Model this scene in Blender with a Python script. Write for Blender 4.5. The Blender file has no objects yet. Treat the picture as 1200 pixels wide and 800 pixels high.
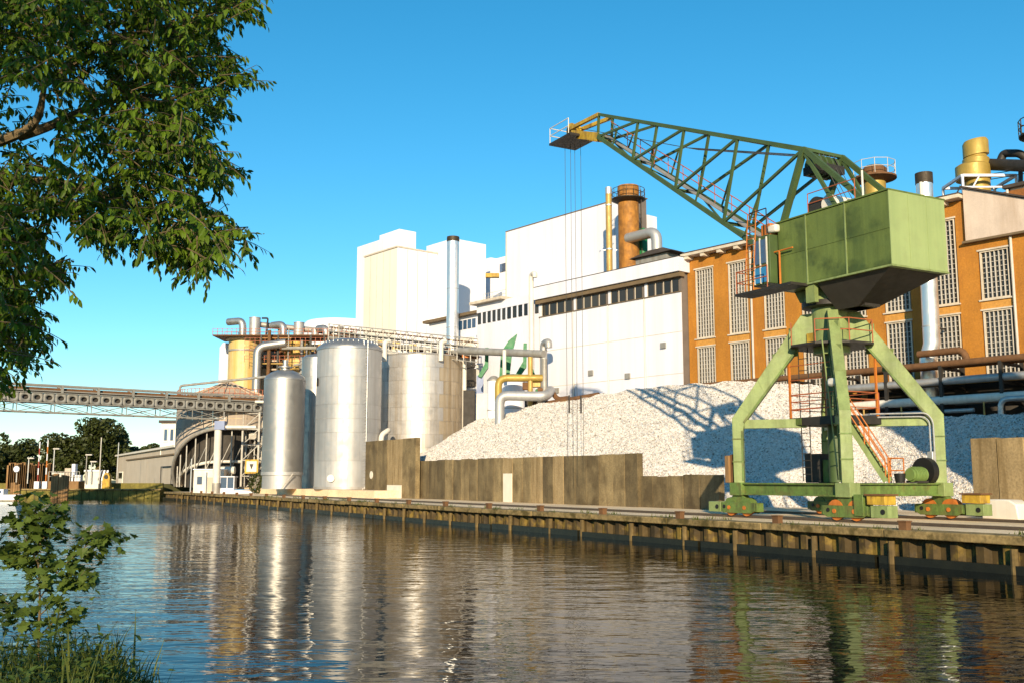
import bpy, bmesh, math, random
from mathutils import Vector, Matrix, noise
R = math.radians
PI = math.pi
random.seed(7)
scene = bpy.context.scene
col = scene.collection
# ---------------------------------------------------------------- camera, sky, sun, exposure
FPX, HZ, CAMH = 1185.0, 562.0, 3.0
TH = math.atan((HZ - 400) / FPX)
cam_d = bpy.data.cameras.new('camera')
cam = bpy.data.objects.new('camera', cam_d)
col.objects.link(cam)
cam_d.sensor_width = 36.0
cam_d.lens = 36.0 * FPX / 1200.0
cam_d.clip_start = 0.1
cam_d.clip_end = 6000
cam.location = (0, 0, CAMH)
cam.rotation_euler = (PI / 2 + TH, 0, 0)
scene.camera = cam

SUN_EL = R(16.5)
SUN_AZ = Vector((-0.06, -1.0)).normalized()          # horizontal direction towards the sun
world = bpy.data.worlds.new('World')
scene.world = world
world.use_nodes = True
wn = world.node_tree.nodes
wl = world.node_tree.links
bg = wn['Background']
sky = wn.new('ShaderNodeTexSky')
sky.sky_type = 'NISHITA'
sky.sun_disc = False
sky.sun_elevation = SUN_EL
sky.sun_rotation = math.atan2(SUN_AZ.x, SUN_AZ.y)
sky.altitude = 0
sky.air_density = 1.0
sky.dust_density = 0.05
sky.ozone_density = 3.0
hs = wn.new('ShaderNodeHueSaturation')
hs.inputs['Saturation'].default_value = 1.3
hs.inputs['Hue'].default_value = 0.48
wl.new(sky.outputs[0], hs.inputs['Color'])
tint = wn.new('ShaderNodeMix'); tint.data_type = 'RGBA'; tint.blend_type = 'MULTIPLY'; tint.inputs[0].default_value = 1
tint.inputs[7].default_value = (.88, .98, 1.05, 1)
wl.new(hs.outputs[0], tint.inputs[6]); wl.new(tint.outputs[2], bg.inputs[0])
bg.inputs[1].default_value = 0.122

sun_d = bpy.data.lights.new('sun', 'SUN')
sun_d.energy = 5.0
sun_d.angle = R(0.5)
sun_d.color = (1.0, 0.83, 0.57)
sun = bpy.data.objects.new('sun', sun_d)
col.objects.link(sun)
sd = Vector((SUN_AZ.x * math.cos(SUN_EL), SUN_AZ.y * math.cos(SUN_EL), math.sin(SUN_EL)))
sun.rotation_euler = (-sd).to_track_quat('-Z', 'Y').to_euler()
sun.location = sd * 80

scene.view_settings.view_transform = 'Standard'
scene.view_settings.look = 'None'
scene.view_settings.exposure = 0.5
scene.view_settings.gamma = 1.0
scene.view_settings.use_curve_mapping = False
scene.render.engine = 'CYCLES'

# ---------------------------------------------------------------- frames
def ray(px, py):
    u, v = (px - 600) / FPX, (400 - py) / FPX
    c, s = math.cos(TH), math.sin(TH)
    return Vector((u, c - v * s, s + v * c))

class Fr:
    """a plan frame turned about the world origin (x, y on the ground)"""
    def __init__(self, ang):
        self.ang = R(ang); self.c = math.cos(self.ang); self.s = math.sin(self.ang)
    def w(self, x, y, z=0.0):
        return Vector((x * self.c - y * self.s, x * self.s + y * self.c, z))
    def l(self, v):
        return Vector((v[0] * self.c + v[1] * self.s, -v[0] * self.s + v[1] * self.c, v[2]))
    def on(self, px, py, y):
        d = self.l(ray(px, py)); t = y / d.y
        return Vector((d.x * t, y, d.z * t + CAMH))
W = Fr(0)
Q = Fr(-61)      # quay: x along the quay to the right, y inland
B = Fr(-50)      # factory halls
def AT(px, py, Y):
    return W.on(px, py, Y)

# ---------------------------------------------------------------- mesh builder
OFF = {}
class MB:
    def __init__(self):
        self.v = []; self.f = []
    def add(self, vs, fs):
        n = len(self.v)
        self.v += [Vector(p) for p in vs]
        self.f += [tuple(i + n for i in q) for q in fs]
        return self
    def box(self, x0, x1, y0, y1, z0, z1):
        vs = [(x, y, z) for z in (z0, z1) for y in (y0, y1) for x in (x0, x1)]
        return self.add(vs, [(0, 2, 3, 1), (4, 5, 7, 6), (0, 1, 5, 4), (2, 6, 7, 3), (0, 4, 6, 2), (1, 3, 7, 5)])
    def beam(self, p, q, w, h=None, up=(0, 0, 1)):
        p, q = Vector(p), Vector(q); h = w if h is None else h
        d = (q - p).normalized(); u = Vector(up)
        if abs(d.dot(u)) > .98: u = Vector((0, 1, 0)) if abs(d.y) < .9 else Vector((1, 0, 0))
        s = d.cross(u).normalized(); u = s.cross(d).normalized()
        vs = [e + s * a * w / 2 + u * b * h / 2 for e in (p, q) for a, b in ((-1, -1), (1, -1), (1, 1), (-1, 1))]
        return self.add(vs, [(0, 1, 2, 3), (7, 6, 5, 4), (0, 4, 5, 1), (1, 5, 6, 2), (2, 6, 7, 3), (3, 7, 4, 0)])
    def tube(self, pts, r, n=8, cap=True):
        pts = [Vector(p) for p in pts]; m = len(pts)
        rs = r if isinstance(r, (list, tuple)) else [r] * m
        vs, fs = [], []; prev = None
        for i, p in enumerate(pts):
            a = pts[max(i - 1, 0)]; b = pts[min(i + 1, m - 1)]
            d = (b - a).normalized()
            if prev is None:
                u = Vector((0, 0, 1)) if abs(d.z) < .9 else Vector((1, 0, 0))
            else: u = prev
            s = d.cross(u)
            if s.length < 1e-4: s = d.cross(Vector((.3, .9, .2)))
            s.normalize(); u = s.cross(d).normalized(); prev = u
            k = 1.0
            if 0 < i < m - 1:
                co = (pts[i] - a).normalized().dot((b - pts[i]).normalized())
                k = 1 / max(.6, math.sqrt((1 + co) / 2))
            for j in range(n):
                an = 2 * PI * j / n
                vs.append(p + (s * math.cos(an) + u * math.sin(an)) * rs[i] * (k if n > 3 else 1))
        for i in range(m - 1):
            for j in range(n):
                fs.append((i * n + j, i * n + (j + 1) % n, (i + 1) * n + (j + 1) % n, (i + 1) * n + j))
        if cap:
            fs.append(tuple(range(n - 1, -1, -1))); fs.append(tuple(range((m - 1) * n, m * n)))
        return self.add(vs, fs)
    def lathe(self, c, prof, n=24, a0=0.0, a1=2 * PI):
        full = abs(a1 - a0 - 2 * PI) < 1e-5
        k = n if full else n + 1; vs, fs = [], []
        for r, z in prof:
            for j in range(k):
                an = a0 + (a1 - a0) * j / n
                vs.append((c[0] + r * math.cos(an), c[1] + r * math.sin(an), (c[2] if len(c) > 2 else 0) + z))
        for i in range(len(prof) - 1):
            for j in range(n):
                j2 = (j + 1) % k
                fs.append((i * k + j, i * k + j2, (i + 1) * k + j2, (i + 1) * k + j))
        if full:
            if prof[0][0] > 1e-4: fs.append(tuple(range(k - 1, -1, -1)))
            if prof[-1][0] > 1e-4: fs.append(tuple(range((len(prof) - 1) * k, len(prof) * k)))
        return self.add(vs, fs)
    def prism(self, poly, d):
        poly = [Vector(p) for p in poly]; d = Vector(d); n = len(poly)
        fs = [tuple(range(n - 1, -1, -1)), tuple(range(n, 2 * n))]
        fs += [(i, (i + 1) % n, n + (i + 1) % n, n + i) for i in range(n)]
        return self.add(poly + [p + d for p in poly], fs)
    def mesh(self, name, mat, off=None):
        me = bpy.data.meshes.new(name)
        vs = self.v if off is None else [p - off for p in self.v]
        me.from_pydata([tuple(p) for p in vs], [], self.f)
        me.validate(); me.update()
        bm = bmesh.new(); bm.from_mesh(me)
        bmesh.ops.recalc_face_normals(bm, faces=bm.faces)
        bm.to_mesh(me); bm.free()
        me.polygons.foreach_set('use_smooth', [True] * len(me.polygons))
        me.set_sharp_from_angle(angle=R(35))
        if mat: me.materials.append(mat)
        return me
    def build(self, name, mat, parent=None, bevel=0):
        off = None
        if parent is not None:
            off = OFF.get(parent.name)
        o = bpy.data.objects.new(name, self.mesh(name, mat, off))
        col.objects.link(o)
        if parent is not None:
            o.parent = parent
            if off is not None: OFF[o.name] = off
        if bevel:
            b = o.modifiers.new('bevel', 'BEVEL'); b.width = bevel; b.segments = 2; b.limit_method = 'ANGLE'; b.angle_limit = R(40)
        return o

def bend(pts, rad, k=5):
    """round the corners of a pipe run"""
    pts = [Vector(p) for p in pts]; out = [pts[0]]
    for i in range(1, len(pts) - 1):
        a, p, b = pts[i - 1], pts[i], pts[i + 1]
        da, db = (a - p), (b - p); r = min(rad, da.length * .48, db.length * .48)
        s, e = p + da.normalized() * r, p + db.normalized() * r
        for j in range(k + 1):
            t = j / k
            out.append(s * (1 - t) ** 2 + p * 2 * t * (1 - t) + e * t * t)
    out.append(pts[-1]); return out

def tag(o, label, cat, group=None, kind=None):
    if label: o['label'] = label
    if cat: o['category'] = cat
    if group: o['group'] = group
    if kind: o['kind'] = kind
    return o
def thing(name, label, cat, fr=None, base=(0, 0, 0), group=None):
    """Empty at the base of a thing; its parts are given in the coordinates of frame fr"""
    fr = fr or W
    o = bpy.data.objects.new(name, None); col.objects.link(o)
    o.empty_display_size = .5
    o.location = fr.w(*base); o.rotation_euler = (0, 0, fr.ang)
    OFF[o.name] = Vector(base)
    return tag(o, label, cat, group)
def solo(mb, name, mat, label, cat, fr=None, base=(0, 0, 0), group=None, kind=None, bevel=0):
    """a thing that is one mesh"""
    fr = fr or W
    o = bpy.data.objects.new(name, mb.mesh(name, mat, Vector(base))); col.objects.link(o)
    o.location = fr.w(*base); o.rotation_euler = (0, 0, fr.ang)
    OFF[o.name] = Vector(base)
    if bevel:
        b = o.modifiers.new('bevel', 'BEVEL'); b.width = bevel; b.segments = 2; b.limit_method = 'ANGLE'; b.angle_limit = R(40)
    return tag(o, label, cat, group, kind)
def struct(mb, name, mat, fr=None):
    return solo(mb, name, mat, None, None, fr, kind='structure')
def link_copy(src, name, parent, loc, rot=None):
    """another piece that shares the mesh of src"""
    o = bpy.data.objects.new(name, src.data); col.objects.link(o)
    o.parent = parent; o.location = loc
    if rot: o.rotation_euler = rot
    return o
def copy_tree(o, parent=None):
    c = o.copy(); col.objects.link(c); c.parent = parent
    for ch in list(o.children): copy_tree(ch, c)
    return c

# ---------------------------------------------------------------- materials
def M(name, rgb, rough=.6, metal=0., var=.18, vs=.6, streak=0., scol=None, ss=1.2, sz=.07, bump=0., bs=8., objvar=0., spec=.4, patch=0., pcol=None, ps=.4, fine=0., fs=12.):
    m = bpy.data.materials.new(name); m.use_nodes = True
    nt = m.node_tree; n = nt.nodes; l = nt.links
    p = n['Principled BSDF']
    p.inputs['Roughness'].default_value = rough
    p.inputs['Metallic'].default_value = metal
    p.inputs['Specular IOR Level'].default_value = spec
    geo = n.new('ShaderNodeNewGeometry')
    pos = geo.outputs['Position']
    oi = n.new('ShaderNodeObjectInfo')
    def nz(scale, detail=5, vec=None, rgh=.55):
        t = n.new('ShaderNodeTexNoise'); t.inputs['Scale'].default_value = scale
        t.inputs['Detail'].default_value = detail; t.inputs['Roughness'].default_value = rgh
        l.new(vec or pos, t.inputs['Vector']); return t.outputs['Fac']
    def rng(x, a, b, c, d):
        t = n.new('ShaderNodeMapRange'); l.new(x, t.inputs[0])
        for i, q in enumerate((a, b, c, d)): t.inputs[i + 1].default_value = q
        return t.outputs[0]
    def mix(fac, a, b, mode='MIX'):
        t = n.new('ShaderNodeMix'); t.data_type = 'RGBA'; t.blend_type = mode
        if isinstance(fac, float): t.inputs[0].default_value = fac
        else: l.new(fac, t.inputs[0])
        for i, q in ((6, a), (7, b)):
            if isinstance(q, tuple): t.inputs[i].default_value = (*q, 1)
            else: l.new(q, t.inputs[i])
        return t.outputs[2]
    def val(c, x):
        t = n.new('ShaderNodeMix'); t.data_type = 'RGBA'; t.blend_type = 'MULTIPLY'; t.inputs[0].default_value = 1
        if isinstance(c, tuple): t.inputs[6].default_value = (*c, 1)
        else: l.new(c, t.inputs[6])
        cc = n.new('ShaderNodeCombineColor')
        for i in range(3): l.new(x, cc.inputs[i])
        l.new(cc.outputs[0], t.inputs[7]); return t.outputs[2]
    c = val(rgb, rng(nz(vs), .25, .75, 1 - var, 1 + var))
    if fine: c = val(c, rng(nz(fs, 3), .3, .7, 1 - fine, 1 + fine))
    if patch:
        c = mix(rng(nz(ps, 6), .5, .62, 0, patch), c, pcol)
    if streak:
        mp = n.new('ShaderNodeMapping'); l.new(pos, mp.inputs[0]); mp.inputs['Scale'].default_value = (ss, ss, ss * sz)
        c = mix(rng(nz(1.0, 6, mp.outputs[0], .65), .44, .68, 0, streak), c, scol)
    if objvar:
        c = val(c, rng(oi.outputs['Random'], 0, 1, 1 - objvar, 1 + objvar))
    l.new(c, p.inputs['Base Color'])
    if rough < .9:
        l.new(rng(nz(vs * 3), .3, .7, max(rough - .1, .05), min(rough + .12, 1)), p.inputs['Roughness'])
    if bump:
        b = n.new('ShaderNodeBump'); b.inputs['Strength'].default_value = 1; b.inputs['Distance'].default_value = bump
        l.new(nz(bs, 6), b.inputs['Height']); l.new(b.outputs[0], p.inputs['Normal'])
    return m

mt = {}
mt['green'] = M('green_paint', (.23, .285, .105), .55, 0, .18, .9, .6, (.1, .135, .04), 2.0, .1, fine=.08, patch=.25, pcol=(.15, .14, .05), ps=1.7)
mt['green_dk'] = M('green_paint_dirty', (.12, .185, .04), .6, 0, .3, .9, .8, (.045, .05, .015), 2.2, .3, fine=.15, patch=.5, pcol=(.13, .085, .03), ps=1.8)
mt['green_house_shaded'] = M('green_house_shaded_paint', (.125, .165, .036), .6, 0, .2, .6, .75, (.05, .08, .018), 1.1, .05, patch=.85, pcol=(.04, .06, .014), ps=.55, fine=.06)  # stained house green, darkened to paint in the dimmer long side
mt['green_house_lit'] = M('green_house_lit_paint', (.28, .345, .14), .6, 0, .08, .5, .4, (.17, .23, .09), 1.3, .04, patch=.2, pcol=(.2, .22, .1), ps=1.2)  # same green made lighter, sunlight on the end face put into the colour
mt['green_b'] = M('green_boom_paint', (.06, .095, .028), .55, 0, .25, .9, .4, (.05, .07, .03), 2, .2)
mt['yellow'] = M('yellow_paint', (.5, .31, .03), .6, 0, .3, 2, .8, (.17, .085, .02), 3, .3)
mt['orange'] = M('orange_rust_paint', (.5, .15, .02), .6, 0, .25, 3, .4, (.2, .06, .02), 3, .2)
mt['redrail'] = M('red_brown_rail', (.36, .1, .04), .6, 0, .2, 3)
mt['darksteel'] = M('dark_steel', (.035, .03, .025), .6, .2, .3, 2)
mt['black'] = M('black_paint', (.012, .011, .01), .5, 0, .3, 2)
mt['steel'] = M('grey_steel', (.33, .31, .28), .55, .3, .2, 1.5, .4, (.2, .15, .09), 2, .2)
mt['bridge'] = M('bridge_grey_paint', (.23, .22, .2), .6, 0, .15, 1, .35, (.2, .17, .12), 2, .3)
mt['ropes'] = M('wire_rope', (.1, .09, .08), .5, .5, .1, 2)
mt['galv'] = M('galvanised', (.55, .54, .52), .45, .6, .15, 2)
mt['stainless'] = M('stainless_tank', (.42, .405, .385), .45, .8, .1, .5, .3, (.45, .40, .35), 2.2, .02, objvar=.06)
mt['stainless_l'] = M('stainless_light', (.47, .455, .44), .54, .6, .1, .4, .5, (.36, .33, .3), 2.0, .02, objvar=.08)
mt['tank_old'] = M('weathered_tank', (.52, .505, .5), .46, .6, .12, .3, .6, (.36, .26, .14), 1.3, .04, patch=.35, pcol=(.46, .38, .29), ps=.3, objvar=.06)
mt['tank_stain'] = M('stained_tank_plate', (.42, .35, .26), .52, .45, .14, .4, .75, (.22, .135, .05), 1.6, .04, objvar=.08)
mt['tank_mid'] = M('dull_tank_plate', (.47, .45, .44), .48, .6, .1, .4, .55, (.34, .27, .18), 1.3, .05, objvar=.07)
mt['seam'] = M('tank_seam', (.4, .37, .34), .5, .5, .2, 1)
mt['alu'] = M('bright_duct', (.8, .79, .78), .38, .85, .06, .5)
mt['soot'] = M('sooty_cap', (.05, .035, .02), .6, .3, .3, 2)
mt['rustch'] = M('rusty_chimney', (.38, .16, .025), .7, 0, .3, 1.2, .7, (.13, .06, .015), 2.2, .25, patch=.6, pcol=(.2, .08, .015), ps=1.4, bump=.01)
mt['gold'] = M('ochre_duct', (.4, .27, .06), .5, .2, .15, 1.0, .5, (.28, .17, .03), 2, .08)
mt['ochre'] = M('ochre_pipe', (.46, .3, .09), .5, .2, .2, 1.5, .4, (.25, .14, .04), 2, .2)
mt['white'] = M('white_cladding', (.72, .71, .78), .55, 0, .04, .15, .35, (.55, .52, .53), .8, .04, objvar=.02)
mt['white2'] = M('white_render', (.74, .73, .78), .7, 0, .05, .12, .3, (.6, .56, .53), .5, .05, objvar=.02)
mt['cream'] = M('cream_render', (.74, .69, .6), .7, 0, .05, .12, .2, (.6, .5, .36), .4, .05)
mt['offwhite'] = M('offwhite_paint', (.68, .63, .55), .6, 0, .1, 1, .35, (.45, .36, .25), 2, .1)
mt['backing'] = M('panel_gap', (.16, .13, .11), .8)
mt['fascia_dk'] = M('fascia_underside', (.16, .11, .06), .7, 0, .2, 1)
mt['brick'] = M('orange_brick', (.42, .17, .02), .8, 0, .18, .35, .5, (.25, .085, .012), .7, .12, fine=.13, fs=7, bump=.015, bs=9)
mt['brick_l'] = M('orange_brick_spandrel', (.5, .24, .05), .8, 0, .1, .5, fine=.15, fs=5, bump=.01, bs=9)
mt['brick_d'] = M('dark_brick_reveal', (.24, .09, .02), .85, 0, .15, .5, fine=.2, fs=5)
mt['conc'] = M('pale_concrete_trim', (.58, .5, .4), .8, 0, .15, 1, .4, (.35, .26, .16), 1.5, .1)
mt['cement'] = M('rendered_gable', (.56, .45, .37), .85, 0, .12, .7, .5, (.34, .23, .15), .8, .12, fine=.06)
mt['bars'] = M('glazing_bar_paint', (.5, .46, .41), .6, 0, .12, 1)
mt['roofdk'] = M('roof_felt', (.06, .045, .035), .8, 0, .25, 1)
mt['wallconc'] = M('stained_retaining_concrete', (.2, .145, .07), .85, 0, .3, .6, .6, (.06, .04, .018), 1.3, .28, bump=.01, bs=10, objvar=.36, fine=.2, fs=9, patch=.6, pcol=(.07, .045, .018), ps=.55)
mt['wallpale'] = M('pale_retaining_concrete', (.31, .22, .11), .85, 0, .22, .6, .8, (.15, .095, .035), 2.2, .1, bump=.01, bs=10, fine=.2, fs=9, objvar=.12)
mt['wallwhite'] = M('whitewashed_foot', (.72, .66, .55), .8, 0, .1, 1)
mt['quaycap'] = M('mossy_quay_cap', (.27, .185, .075), .9, 0, .35, 1.0, .75, (.06, .045, .012), 2.2, 1.0, patch=.9, pcol=(.09, .062, .012), ps=1.1, bump=.02, bs=6, fine=.2, fs=8)
mt['quaytop'] = M('quay_ground', (.8, .6, .38), .9, 0, .16, .3, patch=.5, pcol=(.52, .37, .2), ps=.25, bump=.01, bs=4, fine=.15, fs=6)
mt['sheet'] = M('rusted_sheet_pile', (.075, .047, .014), .8, .05, .4, 1.2, .75, (.022, .015, .007), 2.6, .3, patch=.8, pcol=(.24, .155, .024), ps=1.3, objvar=.15)
mt['fender'] = M('weathered_timber_pile', (.15, .1, .035), .85, 0, .5, 3, .7, (.08, .05, .02), 4, .1, bump=.01)
mt['slime'] = M('wet_algae_band', (.012, .011, .006), .35, 0, .3, 2)
mt['rust'] = M('brown_rust', (.14, .065, .025), .8, 0, .3, 2)
mt['rail'] = M('rail_steel', (.12, .085, .06), .5, .5, .2, 2)
mt['moss'] = M('mossy_far_quay', (.17, .14, .03), .9, 0, .35, .6, .6, (.06, .05, .015), 1.5, .25, fine=.2, fs=4)
mt['farground'] = M('far_ground', (.12, .12, .05), .95, 0, .3, .05)
mt['bank'] = M('bank_soil', (.05, .045, .02), .95, 0, .3, 1.5, bump=.05, bs=5)
mt['heap'] = M('crushed_stone', (.58, .55, .52), .9, 0, .1, 1.2, fine=.3, fs=6, bump=.06, bs=6)
mt['timber'] = M('brown_timber', (.24, .13, .05), .8, 0, .25, 1, .5, (.1, .055, .02), 2, .12, objvar=.2)
mt['shed'] = M('beige_shed', (.5, .42, .33), .75, 0, .08, .4, .25, (.38, .29, .2), 1, .08, objvar=.04)
mt['silo'] = M('grey_brown_silo_plate', (.44, .36, .29), .7, .1, .12, .4, .4, (.3, .22, .15), 1, .1, objvar=.08)
mt['silo_roof'] = M('orange_dust_roof', (.5, .38, .27), .75, 0, .15, .6)
mt['vat_y'] = M('yellow_stained_vat', (.6, .46, .22), .55, .1, .1, .6, .95, (.55, .3, .012), 1.1, .012)
mt['plantdk'] = M('dark_plant_and_shade', (.05, .042, .035), .8, 0, .3, 1)  # dark plant parts; also shade of openings and undersides put into colour
mt['bark'] = M('tree_bark', (.2, .14, .07), .9, 0, .3, 3, .4, (.09, .06, .03), 6, .2, bump=.02, bs=14)
mt['twig'] = M('twig_bark', (.12, .085, .04), .9, 0, .3, 4)
mt['blue'] = M('blue_paint', (.03, .2, .42), .5)
mt['bluegrey'] = M('blue_grey_panel', (.2, .24, .38), .5)
mt['teal'] = M('bright_green_plant', (.01, .15, .045), .5, 0, .15, 1)
mt['tarpgreen'] = M('dark_green_motor', (.15, .22, .06), .45, 0, .15, 2)
mt['red'] = M('red_paint', (.3, .05, .03), .55)
mt['carpaint'] = M('white_van_paint', (.75, .75, .75), .3, 0, .03, 1)

def glass(name, rgb, rough=.08, tint=(.3, .3, .3)):
    m = bpy.data.materials.new(name); m.use_nodes = True; nt = m.node_tree
    p = nt.nodes['Principled BSDF']
    oi = nt.nodes.new('ShaderNodeObjectInfo')
    mr = nt.nodes.new('ShaderNodeMapRange'); nt.links.new(oi.outputs['Random'], mr.inputs[0])
    mr.inputs[3].default_value = .55; mr.inputs[4].default_value = 1.5
    v = nt.nodes.new('ShaderNodeVectorMath'); v.operation = 'SCALE'; v.inputs[0].default_value = rgb
    nt.links.new(mr.outputs[0], v.inputs['Scale']); nt.links.new(v.outputs[0], p.inputs['Base Color'])
    p.inputs['Roughness'].default_value = rough; p.inputs['IOR'].default_value = 1.5
    return m
mt['glass'] = glass('dark_window_glass', (.035, .03, .022))
mt['glassblock'] = glass('glass_block', (.026, .024, .02), .2)
mt['glassblue'] = glass('blue_window_glass', (.05, .09, .16))

def leafmat(name, rgb, rgb2, trans=.35):
    m = bpy.data.materials.new(name); m.use_nodes = True; nt = m.node_tree; n = nt.nodes; l = nt.links
    p = n['Principled BSDF']; out = n['Material Output']
    g = n.new('ShaderNodeNewGeometry'); t = n.new('ShaderNodeTexNoise'); t.inputs['Scale'].default_value = 3.5
    l.new(g.outputs['Position'], t.inputs['Vector'])
    t2 = n.new('ShaderNodeTexWhiteNoise'); l.new(g.outputs['Random Per Island'], t2.inputs['Vector'])
    mx = n.new('ShaderNodeMix'); mx.data_type = 'RGBA'
    ad = n.new('ShaderNodeMath'); ad.operation = 'MULTIPLY_ADD'; l.new(g.outputs['Random Per Island'], ad.inputs[0]); ad.inputs[1].default_value = .6
    mu = n.new('ShaderNodeMath'); mu.operation = 'MULTIPLY'; l.new(t.outputs['Fac'], mu.inputs[0]); mu.inputs[1].default_value = .5
    l.new(mu.outputs[0], ad.inputs[2]); l.new(ad.outputs[0], mx.inputs[0])
    mx.inputs[6].default_value = (*rgb, 1); mx.inputs[7].default_value = (*rgb2, 1)
    l.new(mx.outputs[2], p.inputs['Base Color']); p.inputs['Roughness'].default_value = .5
    p.inputs['Specular IOR Level'].default_value = .3
    tr = n.new('ShaderNodeBsdfTranslucent'); l.new(mx.outputs[2], tr.inputs['Color'])
    ms = n.new('ShaderNodeMixShader'); ms.inputs[0].default_value = trans
    l.new(p.outputs[0], ms.inputs[1]); l.new(tr.outputs[0], ms.inputs[2]); l.new(ms.outputs[0], out.inputs['Surface'])
    return m
mt['leaf'] = leafmat('cherry_leaf', (.016, .032, .003), (.155, .25, .012), .38)
mt['maple'] = leafmat('maple_leaf', (.05, .09, .018), (.12, .16, .025), .3)
mt['grass'] = leafmat('grass_blade', (.055, .085, .014), (.15, .16, .03), .3)
mt['fartree'] = leafmat('far_tree_leaf', (.022, .034, .008), (.06, .068, .014), .15)

# water
def water_mat():
    m = bpy.data.materials.new('canal_water'); m.use_nodes = True; nt = m.node_tree; n = nt.nodes; l = nt.links
    p = n['Principled BSDF']
    p.inputs['Base Color'].default_value = (.006, .005, .003, 1)
    p.inputs['Roughness'].default_value = .012; p.inputs['Specular IOR Level'].default_value = .07; p.inputs['IOR'].default_value = 1.33
    g = n.new('ShaderNodeNewGeometry')
    def nz(sc, det, stretch=None):
        t = n.new('ShaderNodeTexNoise'); t.inputs['Scale'].default_value = sc; t.inputs['Detail'].default_value = det
        v = g.outputs['Position']
        if stretch:
            mp = n.new('ShaderNodeMapping'); l.new(v, mp.inputs[0]); mp.inputs['Scale'].default_value = stretch; mp.inputs['Rotation'].default_value = (0, 0, R(12)); v = mp.outputs[0]
        l.new(v, t.inputs['Vector']); return t.outputs['Fac']
    a = nz(.8, 3, (.72, 1.28, 1)); b = nz(3.2, 2, (.6, 1.4, 1)); big = nz(.05, 3)
    mr = n.new('ShaderNodeMapRange'); l.new(big, mr.inputs[0]); mr.inputs[1].default_value = .36; mr.inputs[2].default_value = .64; mr.inputs[3].default_value = .55; mr.inputs[4].default_value = 1.3
    # a gust ruffles the far reach below the conveyor bridge
    sx = n.new('ShaderNodeSeparateXYZ'); l.new(g.outputs['Position'], sx.inputs[0])
    gy = n.new('ShaderNodeMapRange'); gy.interpolation_type = 'SMOOTHSTEP'; l.new(sx.outputs['Y'], gy.inputs[0]); gy.inputs[1].default_value = 66; gy.inputs[2].default_value = 84; gy.inputs[3].default_value = 0; gy.inputs[4].default_value = 7.0
    gx = n.new('ShaderNodeMapRange'); gx.interpolation_type = 'SMOOTHSTEP'; l.new(sx.outputs['Y'], gx.inputs[0]); gx.inputs[1].default_value = 118; gx.inputs[2].default_value = 132; gx.inputs[3].default_value = 1; gx.inputs[4].default_value = 0
    gm = n.new('ShaderNodeMath'); gm.operation = 'MULTIPLY_ADD'; l.new(gy.outputs[0], gm.inputs[0]); l.new(gx.outputs[0], gm.inputs[1]); l.new(mr.outputs[0], gm.inputs[2])
    s = n.new('ShaderNodeMath'); s.operation = 'MULTIPLY_ADD'; l.new(b, s.inputs[0]); s.inputs[1].default_value = .16; l.new(a, s.inputs[2])
    # calmer in the lee of the quay wall
    dt = n.new('ShaderNodeVectorMath'); dt.operation = 'DOT_PRODUCT'; l.new(g.outputs['Position'], dt.inputs[0]); dt.inputs[1].default_value = (math.cos(R(29)), math.sin(R(29)), 0)
    ca = n.new('ShaderNodeMapRange'); l.new(dt.outputs['Value'], ca.inputs[0]); ca.inputs[1].default_value = 17; ca.inputs[2].default_value = 29; ca.inputs[3].default_value = 1.0; ca.inputs[4].default_value = .6
    g2 = n.new('ShaderNodeMath'); g2.operation = 'MULTIPLY'; l.new(gm.outputs[0], g2.inputs[0]); l.new(ca.outputs[0], g2.inputs[1])
    h = n.new('ShaderNodeMath'); h.operation = 'MULTIPLY'; l.new(s.outputs[0], h.inputs[0]); l.new(g2.outputs[0], h.inputs[1])
    bp = n.new('ShaderNodeBump'); bp.inputs['Distance'].default_value = .045; bp.inputs['Strength'].default_value = 1
    l.new(h.outputs[0], bp.inputs['Height']); l.new(bp.outputs[0], p.inputs['Normal'])
    return m
mt['water'] = water_mat()
# ================================================================ the setting
Q0 = 30.0                                   # quay front line (frame Q), quay level 1.2 m above the water
b = MB(); b.add([(-3000, -300, 0), (3000, -300, 0), (3000, 2500, 0), (-3000, 2500, 0)], [(0, 1, 2, 3)])
struct(b, 'water', mt['water'])
b = MB().box(-167, 90, 30.9, 420, -1.5, 1.2); struct(b, 'quay_ground', mt['quaytop'], Q)
b = MB(); pl = [(-4000, 176), (-62, 176), (-40, 215), (-40, 430), (4000, 430), (4000, 5500), (-4000, 5500)]
b.prism([(x, y, -1) for x, y in pl], (0, 0, 3.3)); struct(b, 'far_ground', mt['farground'])
b = MB().box(-182, -96, 37.5, 84, 1.15, 1.95); struct(b, 'tank_yard_slab', mt['quaytop'], Q)
# near bank under and beside the camera
def bank_z(x, y):
    e = max((-.57 * y - .3) - x, min(7.7 - y, (-.33 * y + .1) - x))    # metres inside the bank edge
    if y < 2.2: e = max(e, (2.2 - y) + .2)
    z = -.6 + 2.15 * max(0, min(1, (e + .9) / 1.4)) ** .8
    if e > .8: z += min(.5, (e - .8) * .08)
    return z + .12 * noise.noise((x * .8, y * .8, 3))
b = MB(); nx, ny = 200, 190; x0, x1, y0, y1 = -45, 25, -25, 40
for j in range(ny + 1):
    for i in range(nx + 1):
        x = x0 + (x1 - x0) * i / nx; y = y0 + (y1 - y0) * j / ny
        b.v.append(Vector((x, y, bank_z(x, y))))
b.f = [(j * (nx + 1) + i, j * (nx + 1) + i + 1, (j + 1) * (nx + 1) + i + 1, (j + 1) * (nx + 1) + i) for j in range(ny) for i in range(nx)]
struct(b, 'near_bank', mt['bank'])

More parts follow.
